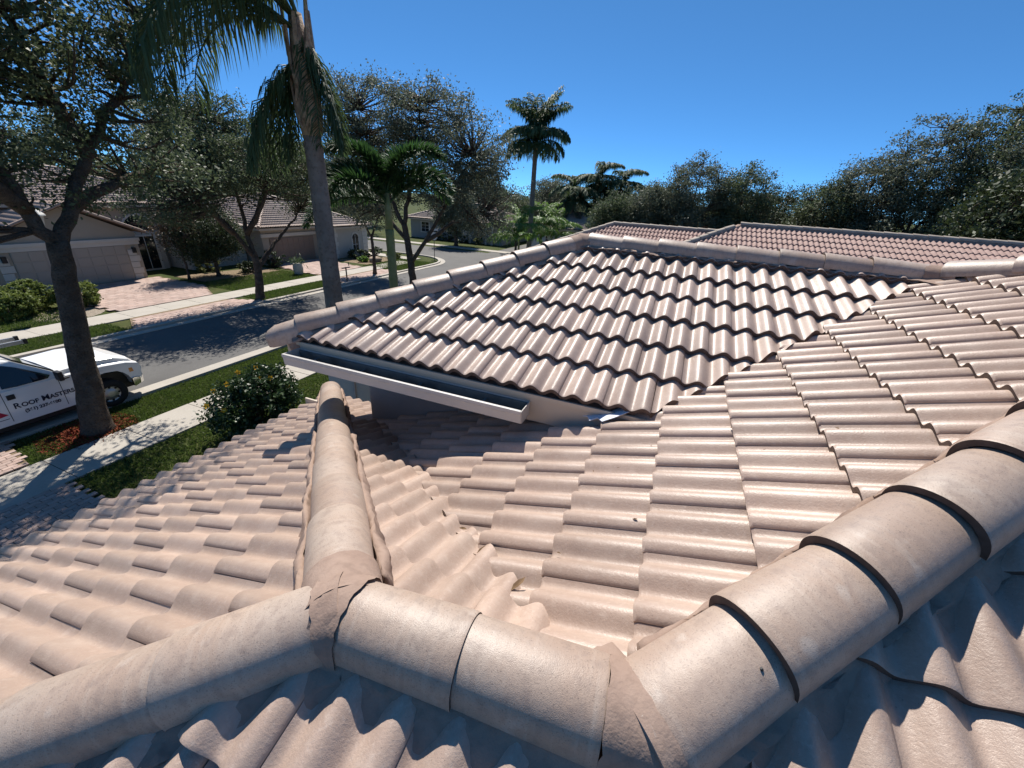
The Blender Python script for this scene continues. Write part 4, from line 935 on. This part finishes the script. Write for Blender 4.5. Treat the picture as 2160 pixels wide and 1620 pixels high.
tree('evergreen_tree', 'broad dark green evergreen cut by the right edge', (27, -14.6, 0), [(0, 0, 0), (0, 0, 1.5), (0, .1, 3)], [[(0, 0, 3), (0, 1.5, 5)], [(0, 0, 3), (0, -1, 6)]],
     [(0, 0, 6.0, 2.6, 2.7, 2.6), (0, 1.2, 4.6, 1.8, 1.9, 1.6), (0, -1.5, 7.2, 2.0, 2.2, 1.8)], 40000, .19, ML['dark'], .25, per=80, clump=.6)

# ------------------------------------------------------------------ palms
def frond_mesh(name, L, e0, bend, nl=44, ll=.75, droop=.75, wl=.032, tuft=False, seed=0, side=.0):
    """arching frond from the origin along +x; leaflets both sides (or all round when tuft)"""
    rs = np.random.RandomState(seed); n = 22; s = np.linspace(0, 1, n); el = e0-bend*s**1.25
    dx = np.cos(el)*L/(n-1); dz = np.sin(el)*L/(n-1)
    X = np.concatenate([[0], np.cumsum(dx[:-1])]); Z = np.concatenate([[0], np.cumsum(dz[:-1])]); Y = side*L*s**2
    P = np.c_[X, Y, Z]
    V, F = tube(P, np.linspace(.032, .006, n), 5); Vs = [V]; Fs = [np.array(F)]; off = len(V)
    T_ = np.gradient(P, axis=0); T_ /= np.linalg.norm(T_, axis=1)[:, None]
    LV = []
    for i in range(nl*(3 if tuft else 1)):
        for sg in (-1, 1):
            u = .12+.87*(i/(nl*(3 if tuft else 1)))+rs.uniform(-.008, .008); q = u*(n-1); a = int(min(n-2, q)); f = q-a
            p = P[a]*(1-f)+P[a+1]*f; t = T_[a]; sd_ = np.cross(t, [0, 0, 1.]); sd_ /= np.linalg.norm(sd_)+1e-9; up = np.cross(sd_, t)
            l = ll*(math.sin(math.pi*min(1, .12+u*.86))**.55)*(.85+.3*rs.rand())
            if tuft:
                an = rs.uniform(-.4, 3.5); d = sd_*sg*math.cos(an)+up*math.sin(an)*.9+t*.55
            else: d = sd_*sg*.85+t*.55+up*rs.uniform(-.25, .45)
            d /= np.linalg.norm(d); wv = np.cross(d, [0, 0, 1.])+rs.normal(size=3)*.3; wv /= np.linalg.norm(wv)+1e-9; w2 = wl*(.7+.5*rs.rand())
            k1 = p+d*l*.5+np.array([0, 0, -droop*l*.16]); k2 = p+d*l*(1-droop*.35)+np.array([0, 0, -droop*l*.62])
            LV.append((p-wv*w2*.3, p+wv*w2*.3, k1+wv*w2*.5, k1-wv*w2*.5, k2))
    LV = np.array(LV); m_ = len(LV); idx = off+np.arange(m_)[:, None]*5
    Vs.append(LV.reshape(-1, 3))
    return npmesh(name, np.concatenate(Vs), [np.concatenate([Fs[0], idx+np.array([0, 1, 2, 3])]), idx+np.array([3, 2, 4])])
def palm(name, label, base, hgt, r0, fronds, lean=(0, 0), stem=None, group=None, shaft=None, rings=True, cat='palm tree', bulge=0):
    """fronds: list of (mesh, azimuth deg, dz)"""
    t = empty(name, base, label, cat, group); B = Vector(base); n = max(12, int(hgt/.16)); pts = []; rad = []
    for i in range(n+1):
        u = i/n; pts.append((B.x+lean[0]*u**1.5, B.y+lean[1]*u**1.5, B.z+hgt*u)); rad.append(r0*(1.25-.25*min(1, u*6))*(1-.22*u)*(1+bulge*math.sin(math.pi*u)) + (.008 if rings and i % 2 else 0))
    MB().tube(pts, rad, 16).build('trunk', stem or M['palmbark'], t, smooth=True)
    top = Vector(pts[-1])
    if shaft: shaft(t, top)
    for me, az, dz in fronds:
        o = bpy.data.objects.new('frond', me); link(o, t); o.location = top+Vector((0, 0, dz)); o.rotation_euler = (RND.uniform(-.12, .12), 0, R_(az))
    return t
def mset(mt, lst): 
    for me in lst: me.materials.append(mt)
    return lst
# tall palm in the front yard
Q1 = mset(ML['palm'], [frond_mesh('queen_frond', 4.3, 1.15, 1.75, 84, .85, 1.15, .032, seed=1), frond_mesh('queen_frond', 4.4, .75, 1.6, 84, .9, 1.2, .032, seed=2), frond_mesh('queen_frond', 3.6, .45, 2.2, 74, .85, 1.15, .032, seed=3), frond_mesh('queen_frond', 2.5, -.75, .75, 64, .7, .9, .03, seed=4), frond_mesh('queen_frond', 2.2, -1.15, .4, 60, .55, .8, .03, seed=5)])
def boots(t, top):
    MB().tube([top+Vector((0, 0, -.1)), top+Vector((0, 0, .5)), top+Vector((.0, .02, 1.2)), top+Vector((0, .04, 1.9))], [.19, .22, .19, .12], 14).build('crownshaft', M['boot'], t, smooth=True)
    for i in range(16):
        a = i*2.4; z = top.z-.05+i*.075; mb = MB(); r = .2
        c = Vector((top.x+math.cos(a)*r*.8, top.y+math.sin(a)*r*.8, z)); o = Vector((math.cos(a), math.sin(a), 0)); s_ = Vector((-o.y, o.x, 0)); hh = .5+.35*RND.random()+(.5 if i > 8 else 0)
        tip = c+o*RND.uniform(.05, .2)+Vector((0, 0, hh))
        mb.prism([c-s_*.12+o*.02, c+s_*.12+o*.02, c+s_*.10+o*.09+Vector((0, 0, .22)), c+s_*.05+o*.1+Vector((0, 0, .42)), tip+s_*.025, tip-s_*.025, c-s_*.05+o*.1+Vector((0, 0, .42)), c-s_*.10+o*.09+Vector((0, 0, .22))], -o*.035)
        mb.build('frond_base', M['boot'], t)
fr = []
for az in (92, 108, 122, 136, 150, 165, 180, 196, 212): fr.append((Q1[1], az, 1.75))
for az in (84, 115, 142, 170, 200, 98): fr.append((Q1[0], az, 1.9))
for az in (100, 118, 135, 155, 168): fr.append((Q1[2], az, 1.6))
fr += [(Q1[3], az, 1.3) for az in (92, 104, 116, 130, 145)]+[(Q1[4], az, 1.75) for az in (-84, -66, -50, -100)]+[(Q1[4], az, 1.5) for az in (80, 100, 125)]
palm('queen_palm', 'tall palm in the front yard with drooping fronds cut by the top edge', (7.55, 7.6, 0), 7.0, .225, fr, (0, .02), shaft=boots)
# foxtail palm with green stem
FX = mset(ML['fox'], [frond_mesh('foxtail_frond', 2.05, 1.3, 1.9, 90, .52, .35, .034, True, 5), frond_mesh('foxtail_frond', 2.0, .9, 2.0, 90, .52, .35, .034, True, 6), frond_mesh('foxtail_frond', 2.7, .30, 1.4, 110, .5, .35, .034, True, 7)])
def crownshaft(mt, h=.9, r=.12):
    def f(t, top):
        MB().tube([top+Vector((0, 0, -.05)), top+Vector((0, 0, h*.5)), top+Vector((0, 0, h))], [r, r*.8, r*.45], 12).build('crownshaft', mt, t, smooth=True)
    return f
palm('foxtail_palm', 'green stemmed foxtail palm rising beside the hip of the roof', (9.6, 7.35, 0), 5.0, .14, [(FX[0], 100, .9), (FX[0], 125, .9), (FX[1], 112, .85), (FX[2], 106, .6), (FX[1], 140, .7), (FX[1], -62, .85), (FX[0], -80, .9), (FX[1], -45, .6), (FX[1], 30, .8), (FX[1], 165, .6), (FX[0], 15, .9), (FX[0], 110, .9), (FX[0], -70, .9)], (.0, .05), M['shaft'], shaft=crownshaft(M['shaft'], .9, .11))
# mid palm
Q2 = mset(ML['palm'], [frond_mesh('palm_frond', 4.6, 1.45, .9, 66, 1.1, .8, .085, seed=11), frond_mesh('palm_frond', 3.6, 1.1, 2.3, 64, 1.1, 1.1, .085, seed=12), frond_mesh('palm_frond', 3.0, .55, 2.0, 60, 1.1, 1.1, .085, seed=13), frond_mesh('palm_frond', 4.2, 1.38, 1.5, 66, 1.1, 1.0, .085, seed=14)])
def pf(S, n, seed, zs=(.5, .35, .1)):
    return [(S[[0, 1, 1, 2, 2][i % 5]], i*137.5+seed, zs[[0, 1, 1, 2, 2][i % 5]]) for i in range(n)]
palm('queen_palm', 'tall windblown palm standing clear against the sky at centre', (37.5, 13.25, 0), 9.7, .24, pf(Q2, 24, 40)+[(Q2[3], 100+k*26, .6) for k in range(14)]+[(Q2[2], -70, .4), (Q2[2], 105, .4), (Q2[1], -80, .4)], shaft=crownshaft(M['boot'], .9, .2))
Q3 = mset(ML['palm'], [frond_mesh('palm_frond', 4.3, 1.2, 1.9, 60, 1.15, .9, .11, seed=21), frond_mesh('palm_frond', 4.2, .6, 1.9, 60, 1.15, .9, .11, seed=22), frond_mesh('palm_frond', 4.2, -.3, 1.1, 60, 1.15, .9, .11, seed=23)])
for j, (x, y, hh, lb) in enumerate([(60, 12.2, 8.2, 'dark royal palm right of the tall centre palm'), (61, 9.2, 7.6, 'dark royal palm with a drooping frond on its right'), (63, 6.2, 5.8, 'lower palm next to the dark royal palms'), (62, 11, 6.4, 'dense palm between the royal palms'), (58, 14.6, 6.6, 'royal palm just right of the tall centre palm trunk')]):
    palm('royal_palm', lb, (x, y, 0), hh, .25, pf(Q3, 26, 30*j), shaft=crownshaft(M['shaft'], 1.0, .2), group='far palms in a cluster')
Q4 = mset(ML['lime'], [frond_mesh('areca_frond', 3.4, 1.35, 1.3, 44, .85, .8, .07, seed=31), frond_mesh('areca_frond', 3.2, 1.0, 1.8, 44, .85, .9, .07, seed=32), frond_mesh('areca_frond', 2.8, .6, 1.7, 44, .85, .9, .07, seed=33)])
for j, (x, y, hh, lb) in enumerate([(34.5, 13.4, 2.6, 'short palm with twin stems before the grey house'), (42, 13.6, 2.9, 'bright green palm clump right of the tall centre palm'), (44, 12.6, 2.4, 'bright green palm clump nearest the neighbour roof'), (46, 17.5, 2.6, 'bright green palm left of the tall centre palm')]):
    palm('areca_palm', lb, (x, y, 0), hh, .12, pf(Q4, 20, 50*j), group='bright green small palms', stem=M['bark'] if j == 0 else M['shaft'])

# ------------------------------------------------------------------ shrubs
def shrub(name, label, base, ells, n, leaf, lm, cat='bush', group=None, per=60, clump=.2, shell=.6, stemh=.4):
    t = empty(name, base, label, cat, group); B = np.array(base)
    pts, cl = crown_points([(e[0]+B[0], e[1]+B[1], e[2]+B[2], *e[3:]) for e in ells], n, clump, shell, per)
    pts = pts[pts[:, 2] > .03]
    mb = MB()
    for c in cl[::max(1, len(cl)//14)]: mb.tube([B+[0, 0, 0], (B+c)/2+[0, 0, -.05], c], [.03, .02, .008], 5)
    mb.build('stems', M['bark'], t); leaves('foliage', pts, leaf, lm, t, asp=.6)
    return t
hib = shrub('hibiscus_bush', 'glossy dark green hibiscus bush with yellow flowers beyond the low eave', (6.25, 9.35, 0), [(0, 0, .75, .95, .8, .75), (-.45, .1, .95, .55, .5, .5), (.5, .1, 1.05, .6, .55, .5), (.1, -.2, 1.25, .5, .5, .35)], 15000, .085, ML['hib'], per=70, clump=.2, shell=.75)
for (x, y, z) in [(5.35, 9.2, 1.05), (5.2, 9.55, 1.15), (6.55, 9.05, 1.45), (6.9, 8.95, 1.1), (6.2, 9.7, 1.6), (6.6, 9.6, 1.6), (5.75, 9.5, 1.5), (6.9, 9.4, 1.45), (5.55, 9.75, 1.35), (6.35, 9.2, 1.5)]:
    mb = MB(); a0 = RND.random()*6; d = Vector((-.55, -.55, .6)).normalized(); s1 = d.cross(Vector((0, 0, 1))).normalized(); s2 = s1.cross(d); c = Vector((x, y, z))
    for k in range(5):
        a = a0+k*1.257; q = s1*math.cos(a)+s2*math.sin(a); e = s1*math.cos(a+1.57)+s2*math.sin(a+1.57)
        mb.add([tuple(c), tuple(c+q*.035+e*.03+d*.01), tuple(c+q*.075+d*.03), tuple(c+q*.035-e*.03+d*.01)], [(0, 1, 2, 3)])
    mb.build('flower', M['petal'], hib)
for (x, y, r, hh, lb) in [(7.9, 26.2, .8, 1.1, 'round clipped yellow-green hedge ball at the left edge'), (8.9, 27.3, .9, 1.25, 'clipped hedge block behind the hedge ball'), (10.2, 26.3, .75, 1.2, 'clipped hedge ball at the lamp post foot')]:
    shrub('hedge_bush', lb, (x, y, 0), [(0, 0, hh*.5, r, r*.8, hh*.5)], 9000, .10, ML['hedge'], clump=.10, shell=.9)
for (x, y, r, hh, lm_, lb) in [(23.1, 28.9, .75, 1.3, 'hib', 'dark rounded shrub at the left side of the brown garage'), (20.6, 28.2, .6, .8, 'dark', 'low dark shrub before the beige house window'), (19.3, 30.6, .7, .9, 'olive', 'low shrub under the window of the beige house'), (30.8, 27.4, .8, .8, 'dark', 'dark shrub under the arched window'), (32.6, 27, .9, .9, 'hib', 'dark shrub at the corner of the arched window house'), (29.6, 25.8, .4, .45, 'lime', 'small light green agave-like shrub by the boulder'), (33.0, 25.2, .6, .6, 'olive', 'yellowish shrub at the end of the corner bed'), (50.6, 29.5, 1.0, 1.2, 'dark', 'long dark shrub under the grey house wall'), (50.4, 31.6, 1.0, 1.1, 'dark', 'dark shrub left on the grey house wall'), (50.3, 27.2, .9, 1.0, 'hib', 'dark shrub by the grey house entry'), (50.2, 24.8, .7, .8, 'olive', 'light shrub right of the grey house entry'), (51.8, 14.6, .7, .9, 'dark', 'dark shrub before the white house'), (13.2, 33.2, .5, .8, 'dark', 'shrub in the entry corner of the beige house')]:
    shrub('garden_shrub', lb, (x, y, 0), [(0, 0, hh*.5, r, r, hh*.5)], 1600, .12, ML[lm_], clump=.15, shell=.6)
# boulder, far planter barrel
bm = bmesh.new(); bmesh.ops.create_icosphere(bm, subdivisions=3, radius=.45)
for v in bm.verts: v.co = Vector((v.co.x*1.5, v.co.y, v.co.z*.65))*(1+.12*math.sin(7*v.co.x+3*v.co.y)+.08*math.sin(9*v.co.z+5*v.co.x))
me = bpy.data.meshes.new('boulder'); bm.to_mesh(me); bm.free(); me.polygons.foreach_set('use_smooth', [True]*len(me.polygons))
tag(obj('boulder', me, M['rock'], loc=(30.3, 25.2, .18)), 'brown boulder in the planting bed across the street', 'boulder')
pot = empty('planter', (22.15, 25.3, 0), 'pale planter with spiky leaves on the far lawn by the tall palm', 'planter')
mb = MB(); mb.tube([(22.15, 25.3, 0), (22.15, 25.3, .1), (22.15, 25.3, .45), (22.15, 25.3, .78), (22.15, 25.3, .8)], [.26, .3, .34, .3, .27], 16); mb.build('pot', M['stuccow'], pot, smooth=True)
pts = np.array([22.15, 25.3, .95])+NR.normal(size=(160, 3))*[.25, .25, .14]; leaves('foliage', pts, .32, ML['palm'], pot, asp=.12)

# ------------------------------------------------------------------ street furniture
def lamp_post(base):
    t = empty('lamp_post', base, 'dark lamp post with lantern top by the clipped hedge', 'lamp post'); B = Vector(base)
    MB().tube([B, B+Vector((0, 0, .5)), B+Vector((0, 0, .55)), B+Vector((0, 0, 3.6))], [.12, .1, .06, .05], 12).build('pole', M['dmetal'], t, smooth=True)
    MB().tube([B+Vector((0, 0, 3.6)), B+Vector((0, 0, 3.68)), B+Vector((0, 0, 4.15))], [.07, .13, .22], 8).build('lantern', M['lantern'], t)
    MB().tube([B+Vector((0, 0, 4.15)), B+Vector((0, 0, 4.2)), B+Vector((0, 0, 4.38)), B+Vector((0, 0, 4.45))], [.3, .28, .1, .02], 8).build('cap', M['lantern'], t)
lamp_post((9.7, 25.6, 0))
mbx = empty('mailbox', (22.1, 20.85, 0), 'black mailbox on a post at the far kerb', 'mailbox')
MB().tube([(22.1, 20.85, 0), (22.1, 20.85, 1.02)], .045, 8).build('post', M['dmetal'], mbx)
MB().box(21.75, 22.45, 20.79, 20.91, .95, 1.0).build('bracket', M['dmetal'], mbx)
pr_ = [(22.1+.13*math.cos(math.pi*i/8), 1.16+.13*math.sin(math.pi*i/8)) for i in range(9)]+[(21.97, 1.0), (22.23, 1.0)]
MB().prism([(x, 22.15, z) for x, z in pr_], (0, .52, 0)).build('box', M['dmetal'], mbx)
MB().box(22.25, 22.27, 20.70, 20.75, 1.1, 1.34).build('flag', M['dmetal'], mbx)
MB().tube([(22.1, 20.85, .0), (22.1, 20.85, .05)], [.45, .4], 14).build('base_mulch', M['dirt'], mbx)
def stop_sign(name, base, yaw, lb, h=2.1):
    t = empty(name, base, lb, 'road sign'); B = Vector(base)
    MB().tube([B, B+Vector((0, 0, h+.45))], .03, 6).build('post', M['dmetal'], t)
    d = Vector((math.cos(yaw), math.sin(yaw), 0)); s = Vector((-d.y, d.x, 0)); c = B+Vector((0, 0, h))-d*.04
    MB().prism([c+(s*math.cos(R_(22.5+45*i))+Vector((0, 0, 1))*math.sin(R_(22.5+45*i)))*.38 for i in range(8)], -d*.012).build('sign_plate', M['signback'], t)
    MB().prism([c+s*a+Vector((0, 0, b)) for a, b in ((-.42, .5), (.42, .5), (.42, .68), (-.42, .68))], -d*.01).build('name_plate', M['signback'], t)
stop_sign('stop_sign', (35.6, 22.3, 0), R_(10), 'grey back of a stop sign on the corner verge')
stop_sign('stop_sign', (45.4, 13.6, 0), R_(10), 'second sign back beside the tall centre palm')

# ------------------------------------------------------------------ truck with ladder
tr = empty('pickup_truck', (4.3, 14.6, 0), 'white roofing company pickup parked at the kerb behind the oak trunk', 'truck')
Y0, Y1 = 13.85, 15.75; WB = 5.08; WR = 2.05   # near side, far side, front wheel x
def loft(secs, name, mt, smooth=True, bev=0, parent=tr):
    """secs: list of closed polygons (same count)"""
    n = len(secs[0]); V = [p for s in secs for p in s]; F = []
    for i in range(len(secs)-1):
        for j in range(n): F.append((i*n+j, i*n+(j+1) % n, (i+1)*n+(j+1) % n, (i+1)*n+j))
    F += [tuple(range(n))[::-1], tuple(range((len(secs)-1)*n, len(secs)*n))]
    return MB().add(V, F).build(name, mt, parent, smooth=False, bevel=bev)
def wheel_arch(cx, r, z0, a0=0, a1=180, n=12): return [(cx+r*math.cos(R_(a1+(a0-a1)*i/n)), z0+r*math.sin(R_(a1+(a0-a1)*i/n))) for i in range(n+1)]
# lower body side profile (x,z), front at +x
side = [(-.6, .55)] + wheel_arch(1.15, .52, .5)[:0] + [(.58, .55)] + wheel_arch(1.15, .54, .52) + [(1.75, .42), (4.45, .42), (4.5, .52)] + wheel_arch(WB, .56, .5) + [(5.68, .55), (5.86, .62), (5.92, .95), (5.86, 1.10), (5.6, 1.19), (5.1, 1.25), (4.2, 1.27), (-.6, 1.30)]
def body(yA, yB, ins): 
    out = []
    for y, s in ((yA, ins), (yA+.05*(1 if yB > yA else -1), 0), (yB-.05*(1 if yB > yA else -1), 0), (yB, ins)):
        out.append([(x if s == 0 else x+(0), y, z-(s*.7 if z > 1 else 0)) for x, z in side])
    return out
loft(body(Y0, Y1, .05), 'body', M['white'], bev=.012)
# hood bulge
mb = MB(); hoodp = [(4.2, 1.2), (4.22, 1.42), (4.9, 1.45), (5.4, 1.40), (5.72, 1.27), (5.84, 1.12), (5.6, 1.05)]
hs = [[(x, y, z-dz) for x, z in hoodp] for y, dz in ((Y0+.10, .06), (Y0+.22, 0), ((Y0+Y1)/2, -.02), (Y1-.22, 0), (Y1-.10, .06))]
loft(hs, 'hood', M['white'], bev=.01)
# cab greenhouse
cab = [(1.75, 1.26), (1.80, 1.80), (1.95, 1.92), (3.1, 1.95), (3.5, 1.90), (3.62, 1.84), (4.35, 1.26)]
cs_ = [[(x-(0 if z < 1.5 else .0), y, z) for x, z in cab] for y in (0, 1)]
def cabsec(y, ins): return [(x-(ins*.5 if x > 3 and z > 1.5 else 0)+(ins*.5 if x < 2.5 and z > 1.5 else 0), y+(0), z-(ins*.25 if z > 1.5 else 0)) for x, z in cab]
def cabside(yb, dirn):
    return [(x, yb+dirn*(.0 if z < 1.4 else .17 if z < 1.86 else .26), z) for x, z in cab]
loft([cabside(Y0+.015, 1), [(x, (Y0+Y1)/2, z+(.02 if z > 1.8 else 0)) for x, z in cab], cabside(Y1-.015, -1)], 'cab', M['white'], bev=.012)
def sideglass(name, poly, lab=None):
    P = [Vector((x, Y0+.010+(.0 if z < 1.4 else .17*(z-1.3)/.5)-.016, z)) for x, z in poly]
    return MB().prism(P, (0, .01, 0)).build(name, M['glass'], tr)
sideglass('side_window', [(3.24, 1.31), (3.27, 1.76), (3.34, 1.80), (3.45, 1.79), (3.62, 1.70), (4.08, 1.36), (4.02, 1.29), (3.5, 1.29)])
sideglass('side_window', [(1.95, 1.31), (1.97, 1.72), (2.05, 1.78), (3.0, 1.79), (3.08, 1.74), (3.12, 1.36), (3.05, 1.31)])
MB().prism([(4.345, Y0+.13, 1.285), (4.345, Y1-.13, 1.285), (3.67, Y1-.30, 1.83), (3.67, Y0+.30, 1.83)], (.012, 0, .014)).build('windshield', M['glass'], tr)
# door seams, handle, mirror, trim
for x in (3.18, 4.18, 1.86): MB().box(x-.006, x+.006, Y0-.003, Y0+.02, .50, 1.27).build('door_seam', M['black'], tr)
MB().box(3.24, 3.38, Y0-.02, Y0+.01, 1.02, 1.14).build('door_handle', M['black'], tr, bevel=.015)
mir = MB().box(4.12, 4.22, Y0-.28, Y0-.06, 1.22, 1.46).build('mirror', M['black'], tr, bevel=.03)
MB().box(4.2, 4.38, Y0-.07, Y0+.0, 1.18, 1.215).build('mirror_arm', M['black'], tr, bevel=.01)
for y in (Y0, Y1-.28):
    MB().prism([(5.70, y+.0, .84), (5.885, y+.02, .84), (5.86, y+.02, 1.07), (5.66, y, 1.08)], (0, .27, 0)).build('headlight', M['lamp'], tr, bevel=.02)
    MB().prism([(5.62, y-.004, .86), (5.72, y-.004, .86), (5.70, y-.004, .98), (5.62, y-.004, .98)], (0, .02, 0)).build('turn_signal', M['amber'], tr)
MB().box(5.86, 5.90, Y0+.32, Y1-.32, .70, 1.08).build('grille', M['chrome'], tr, bevel=.02)
for i in range(3): MB().box(5.895, 5.91, Y0+.36, Y1-.36, .76+i*.1, .82+i*.1).build('grille_slot', M['black'], tr)
loft([[(x, y, z) for x, z in ((5.62 if e else 5.74, .44), (5.86+dx, .42), (6.0+dx, .47), (6.02+dx, .66), (5.9+dx, .70), (5.62 if e else 5.74, .68))] for y, dx, e in ((Y0-.03, -.22, 1), (Y0+.06, -.10, 1), (Y0+.3, 0, 0), (Y1-.3, 0, 0), (Y1-.06, -.1, 1), (Y1+.03, -.22, 1))], 'bumper', M['chrome'], bev=.015)
MB().box(5.97, 6.04, Y0+.4, Y0+.62, .46, .62).build('bumper_guard', M['black'], tr, bevel=.02)
MB().box(1.8, 4.4, Y0+.05, Y1-.05, .30, .45).build('running_board', M['black'], tr)
MB().box(4.4, 5.75, Y0+.25, Y1-.25, .35, .9).build('engine_bay', M['black'], tr)
MB().box(-.6, 1.75, Y0+.25, Y1-.25, .35, .6).build('frame_rail', M['black'], tr)
def wheel(x, y, s):
    o = empty('wheel_hub', (x, y, .39)); o.parent = tr; o.matrix_parent_inverse = Matrix.Translation(-tr.location)
    prof = [(.20, -.12), (.24, -.135), (.36, -.13), (.39, -.10), (.395, 0), (.39, .10), (.36, .13), (.24, .135), (.2, .12)]
    n = 32; V = [(r*math.cos(2*math.pi*i/n), s*yy, r*math.sin(2*math.pi*i/n)) for r, yy in prof for i in range(n)]
    F = [(a*n+i, a*n+(i+1) % n, (a+1)*n+(i+1) % n, (a+1)*n+i) for a in range(len(prof)-1) for i in range(n)]
    return V, F
for x in (WB, 1.15):
    for y, s in ((Y0+.15, -1), (Y1-.15, 1)):
        prof = [(.20, -.10), (.22, .13), (.25, .145), (.36, .13), (.39, .10), (.395, 0), (.39, -.10), (.3, -.12), (.2, -.10)]
        n = 32; V = [(x+r*math.cos(2*math.pi*i/n), y+s*yy, .39+r*math.sin(2*math.pi*i/n)) for r, yy in prof for i in range(n)]
        F = [(a*n+i, a*n+(i+1) % n, (a+1)*n+(i+1) % n, (a+1)*n+i) for a in range(len(prof)-1) for i in range(n)]
        wh = MB().add(V, F).build('wheel', M['rubber'], tr, smooth=True)
        rp = [(.235, .13), (.225, .10), (.16, .085), (.12, .125), (.06, .13), (.001, .13)]
        V = [(x+r*math.cos(2*math.pi*i/n), y+s*yy, .39+r*math.sin(2*math.pi*i/n)) for r, yy in rp for i in range(n)]
        F = [(a*n+i, a*n+(i+1) % n, (a+1)*n+(i+1) % n, (a+1)*n+i) for a in range(len(rp)-1) for i in range(n)]
        MB().add(V, F).build('rim', M['alu'], wh, smooth=True)
        for k in range(8):
            a = k*math.pi/4; mb = MB(); c = (x+.185*math.cos(a), .39+.185*math.sin(a))
            mb.prism([(c[0]+.03*math.cos(b*math.pi/4), y+s*.10, c[1]+.03*math.sin(b*math.pi/4)) for b in range(8)], (0, s*.004, 0)); mb.build('rim_hole', M['black'], wh)
# lettering on the door
def text(s_, size, x, z, mt, squash=1.0, name='lettering', space=1.0):
    cu = bpy.data.curves.new('lettering', 'FONT'); cu.body = s_; cu.size = size; cu.extrude = .002; cu.offset = .004; cu.space_character = space
    o = bpy.data.objects.new('tmp', cu); _link(o); bpy.context.view_layer.update()
    me = bpy.data.meshes.new_from_object(o.evaluated_get(bpy.context.evaluated_depsgraph_get())); bpy.data.objects.remove(o)
    me.transform(Matrix.Translation((x, Y0-.004, z)) @ Matrix.Rotation(math.pi/2, 4, 'X') @ Matrix.Scale(squash, 4, (1, 0, 0)))
    me.materials.clear(); wdt = max((v.co.x for v in me.vertices))-x
    q = obj(name, me, mt, tr); return wdt
xx = 3.28
for wd_ in ('ROOF', 'MASTERS'):
    xx += text(wd_[0], 
        .19, xx, .78, M['ink'], 1.0)+.008; xx += text(wd_[1:], .145, xx, .782, M['ink'], 1.0)+.05
text('(561) 237-6600', .105, 3.42, .63, M['ink'])
MB().prism([(2.60, Y0-.004, .70), (2.80, Y0-.004, .98), (2.88, Y0-.004, .98), (2.75, Y0-.004, .70)], (0, .003, 0)).build('logo', M['green'], tr)
MB().prism([(2.92, Y0-.004, .92), (3.15, Y0-.004, .68), (2.98, Y0-.004, .66), (2.88, Y0-.004, .86)], (0, .003, 0)).build('logo', M['red'], tr)
MB().box(2.5, 3.14, Y0-.004, Y0+.002, .585, .598).build('logo', M['ink'], tr)
# ladder rack and ladder
rk = MB()
for x in (1.9, 3.1): rk.tube([(x, Y0+.2, 1.9), (x, Y0+.24, 2.08), (x, Y1-.24, 2.08), (x, Y1-.2, 1.9)], .022, 6)
rk.build('ladder_rack', M['black'], tr)
MB().box(1.95, 2.2, Y0+.3, Y1-.3, 1.945, 1.96).build('roof_strip', M['black'], tr); MB().box(2.75, 2.95, Y0+.3, Y1-.3, 1.955, 1.97).build('roof_strip', M['alu'], tr)
ld = empty('ladder', (2, 14.6, 2.1), 'aluminium extension ladder on the rack of the white truck', 'ladder')
for y in (14.35, 14.75): MB().box(-.9, 4.05, y-.018, y+.018, 2.10, 2.19).build('rail', M['alu'], ld)
for i in range(15): MB().tube([(-.7+i*.3, 14.35, 2.145), (-.7+i*.3, 14.75, 2.145)], .015, 6).build('rung', M['alu'], ld)
for y in (14.35, 14.75): MB().box(4.05, 4.12, y-.03, y+.03, 2.085, 2.205).build('rubber_foot', M['black'], ld)

for o in list(tr.children)+list(ld.children): o.location.x += .25
# ------------------------------------------------------------------ dead leaves on the roof
def dead_leaf(P, s, lb, pl, seed, up=.062):
    rs = np.random.RandomState(seed); mb = MB(); a = rs.rand()*6.28; c, q = math.cos(a), math.sin(a)
    pts = [(-1, 0, .0), (-.3, .32, .12), (.35, .3, .16), (1, 0, .05), (.35, -.3, .18), (-.3, -.32, .1), (0, 0, -.02)]
    V = [((x*c-y*q)*s, (x*q+y*c)*s, z*s+pl.gx*(x*c-y*q)*s+pl.gy*(x*q+y*c)*s) for x, y, z in pts]
    mb.add(V, [(0, 1, 6), (1, 2, 6), (2, 3, 6), (3, 4, 6), (4, 5, 6), (5, 0, 6)])
    o = mb.build('dead_leaf', M['dead']); o.location = P; tag(o, lb, 'leaf', 'dead leaves on the roof tiles')
for i, (x, y, s) in enumerate([(1.55, .98, .03), (1.22, .55, .035), (1.05, .32, .04), (.95, .20, .035), (1.75, 1.25, .03), (1.35, .72, .025)]):
    dead_leaf((x, y, PC.z(x, y)+.02), s, 'curled dead leaf lying along the near valley', PC, i, 0)
for i in range(22):
    x = RND.uniform(1.2, 3.0); y = RND.uniform(-1.2, .3)
    if x+y < .9: continue
    dead_leaf((x, y, PC.z(x, y)+.022), RND.uniform(.006, .014), 'tiny dead leaf scrap on the middle roof slope', PC, 50+i)
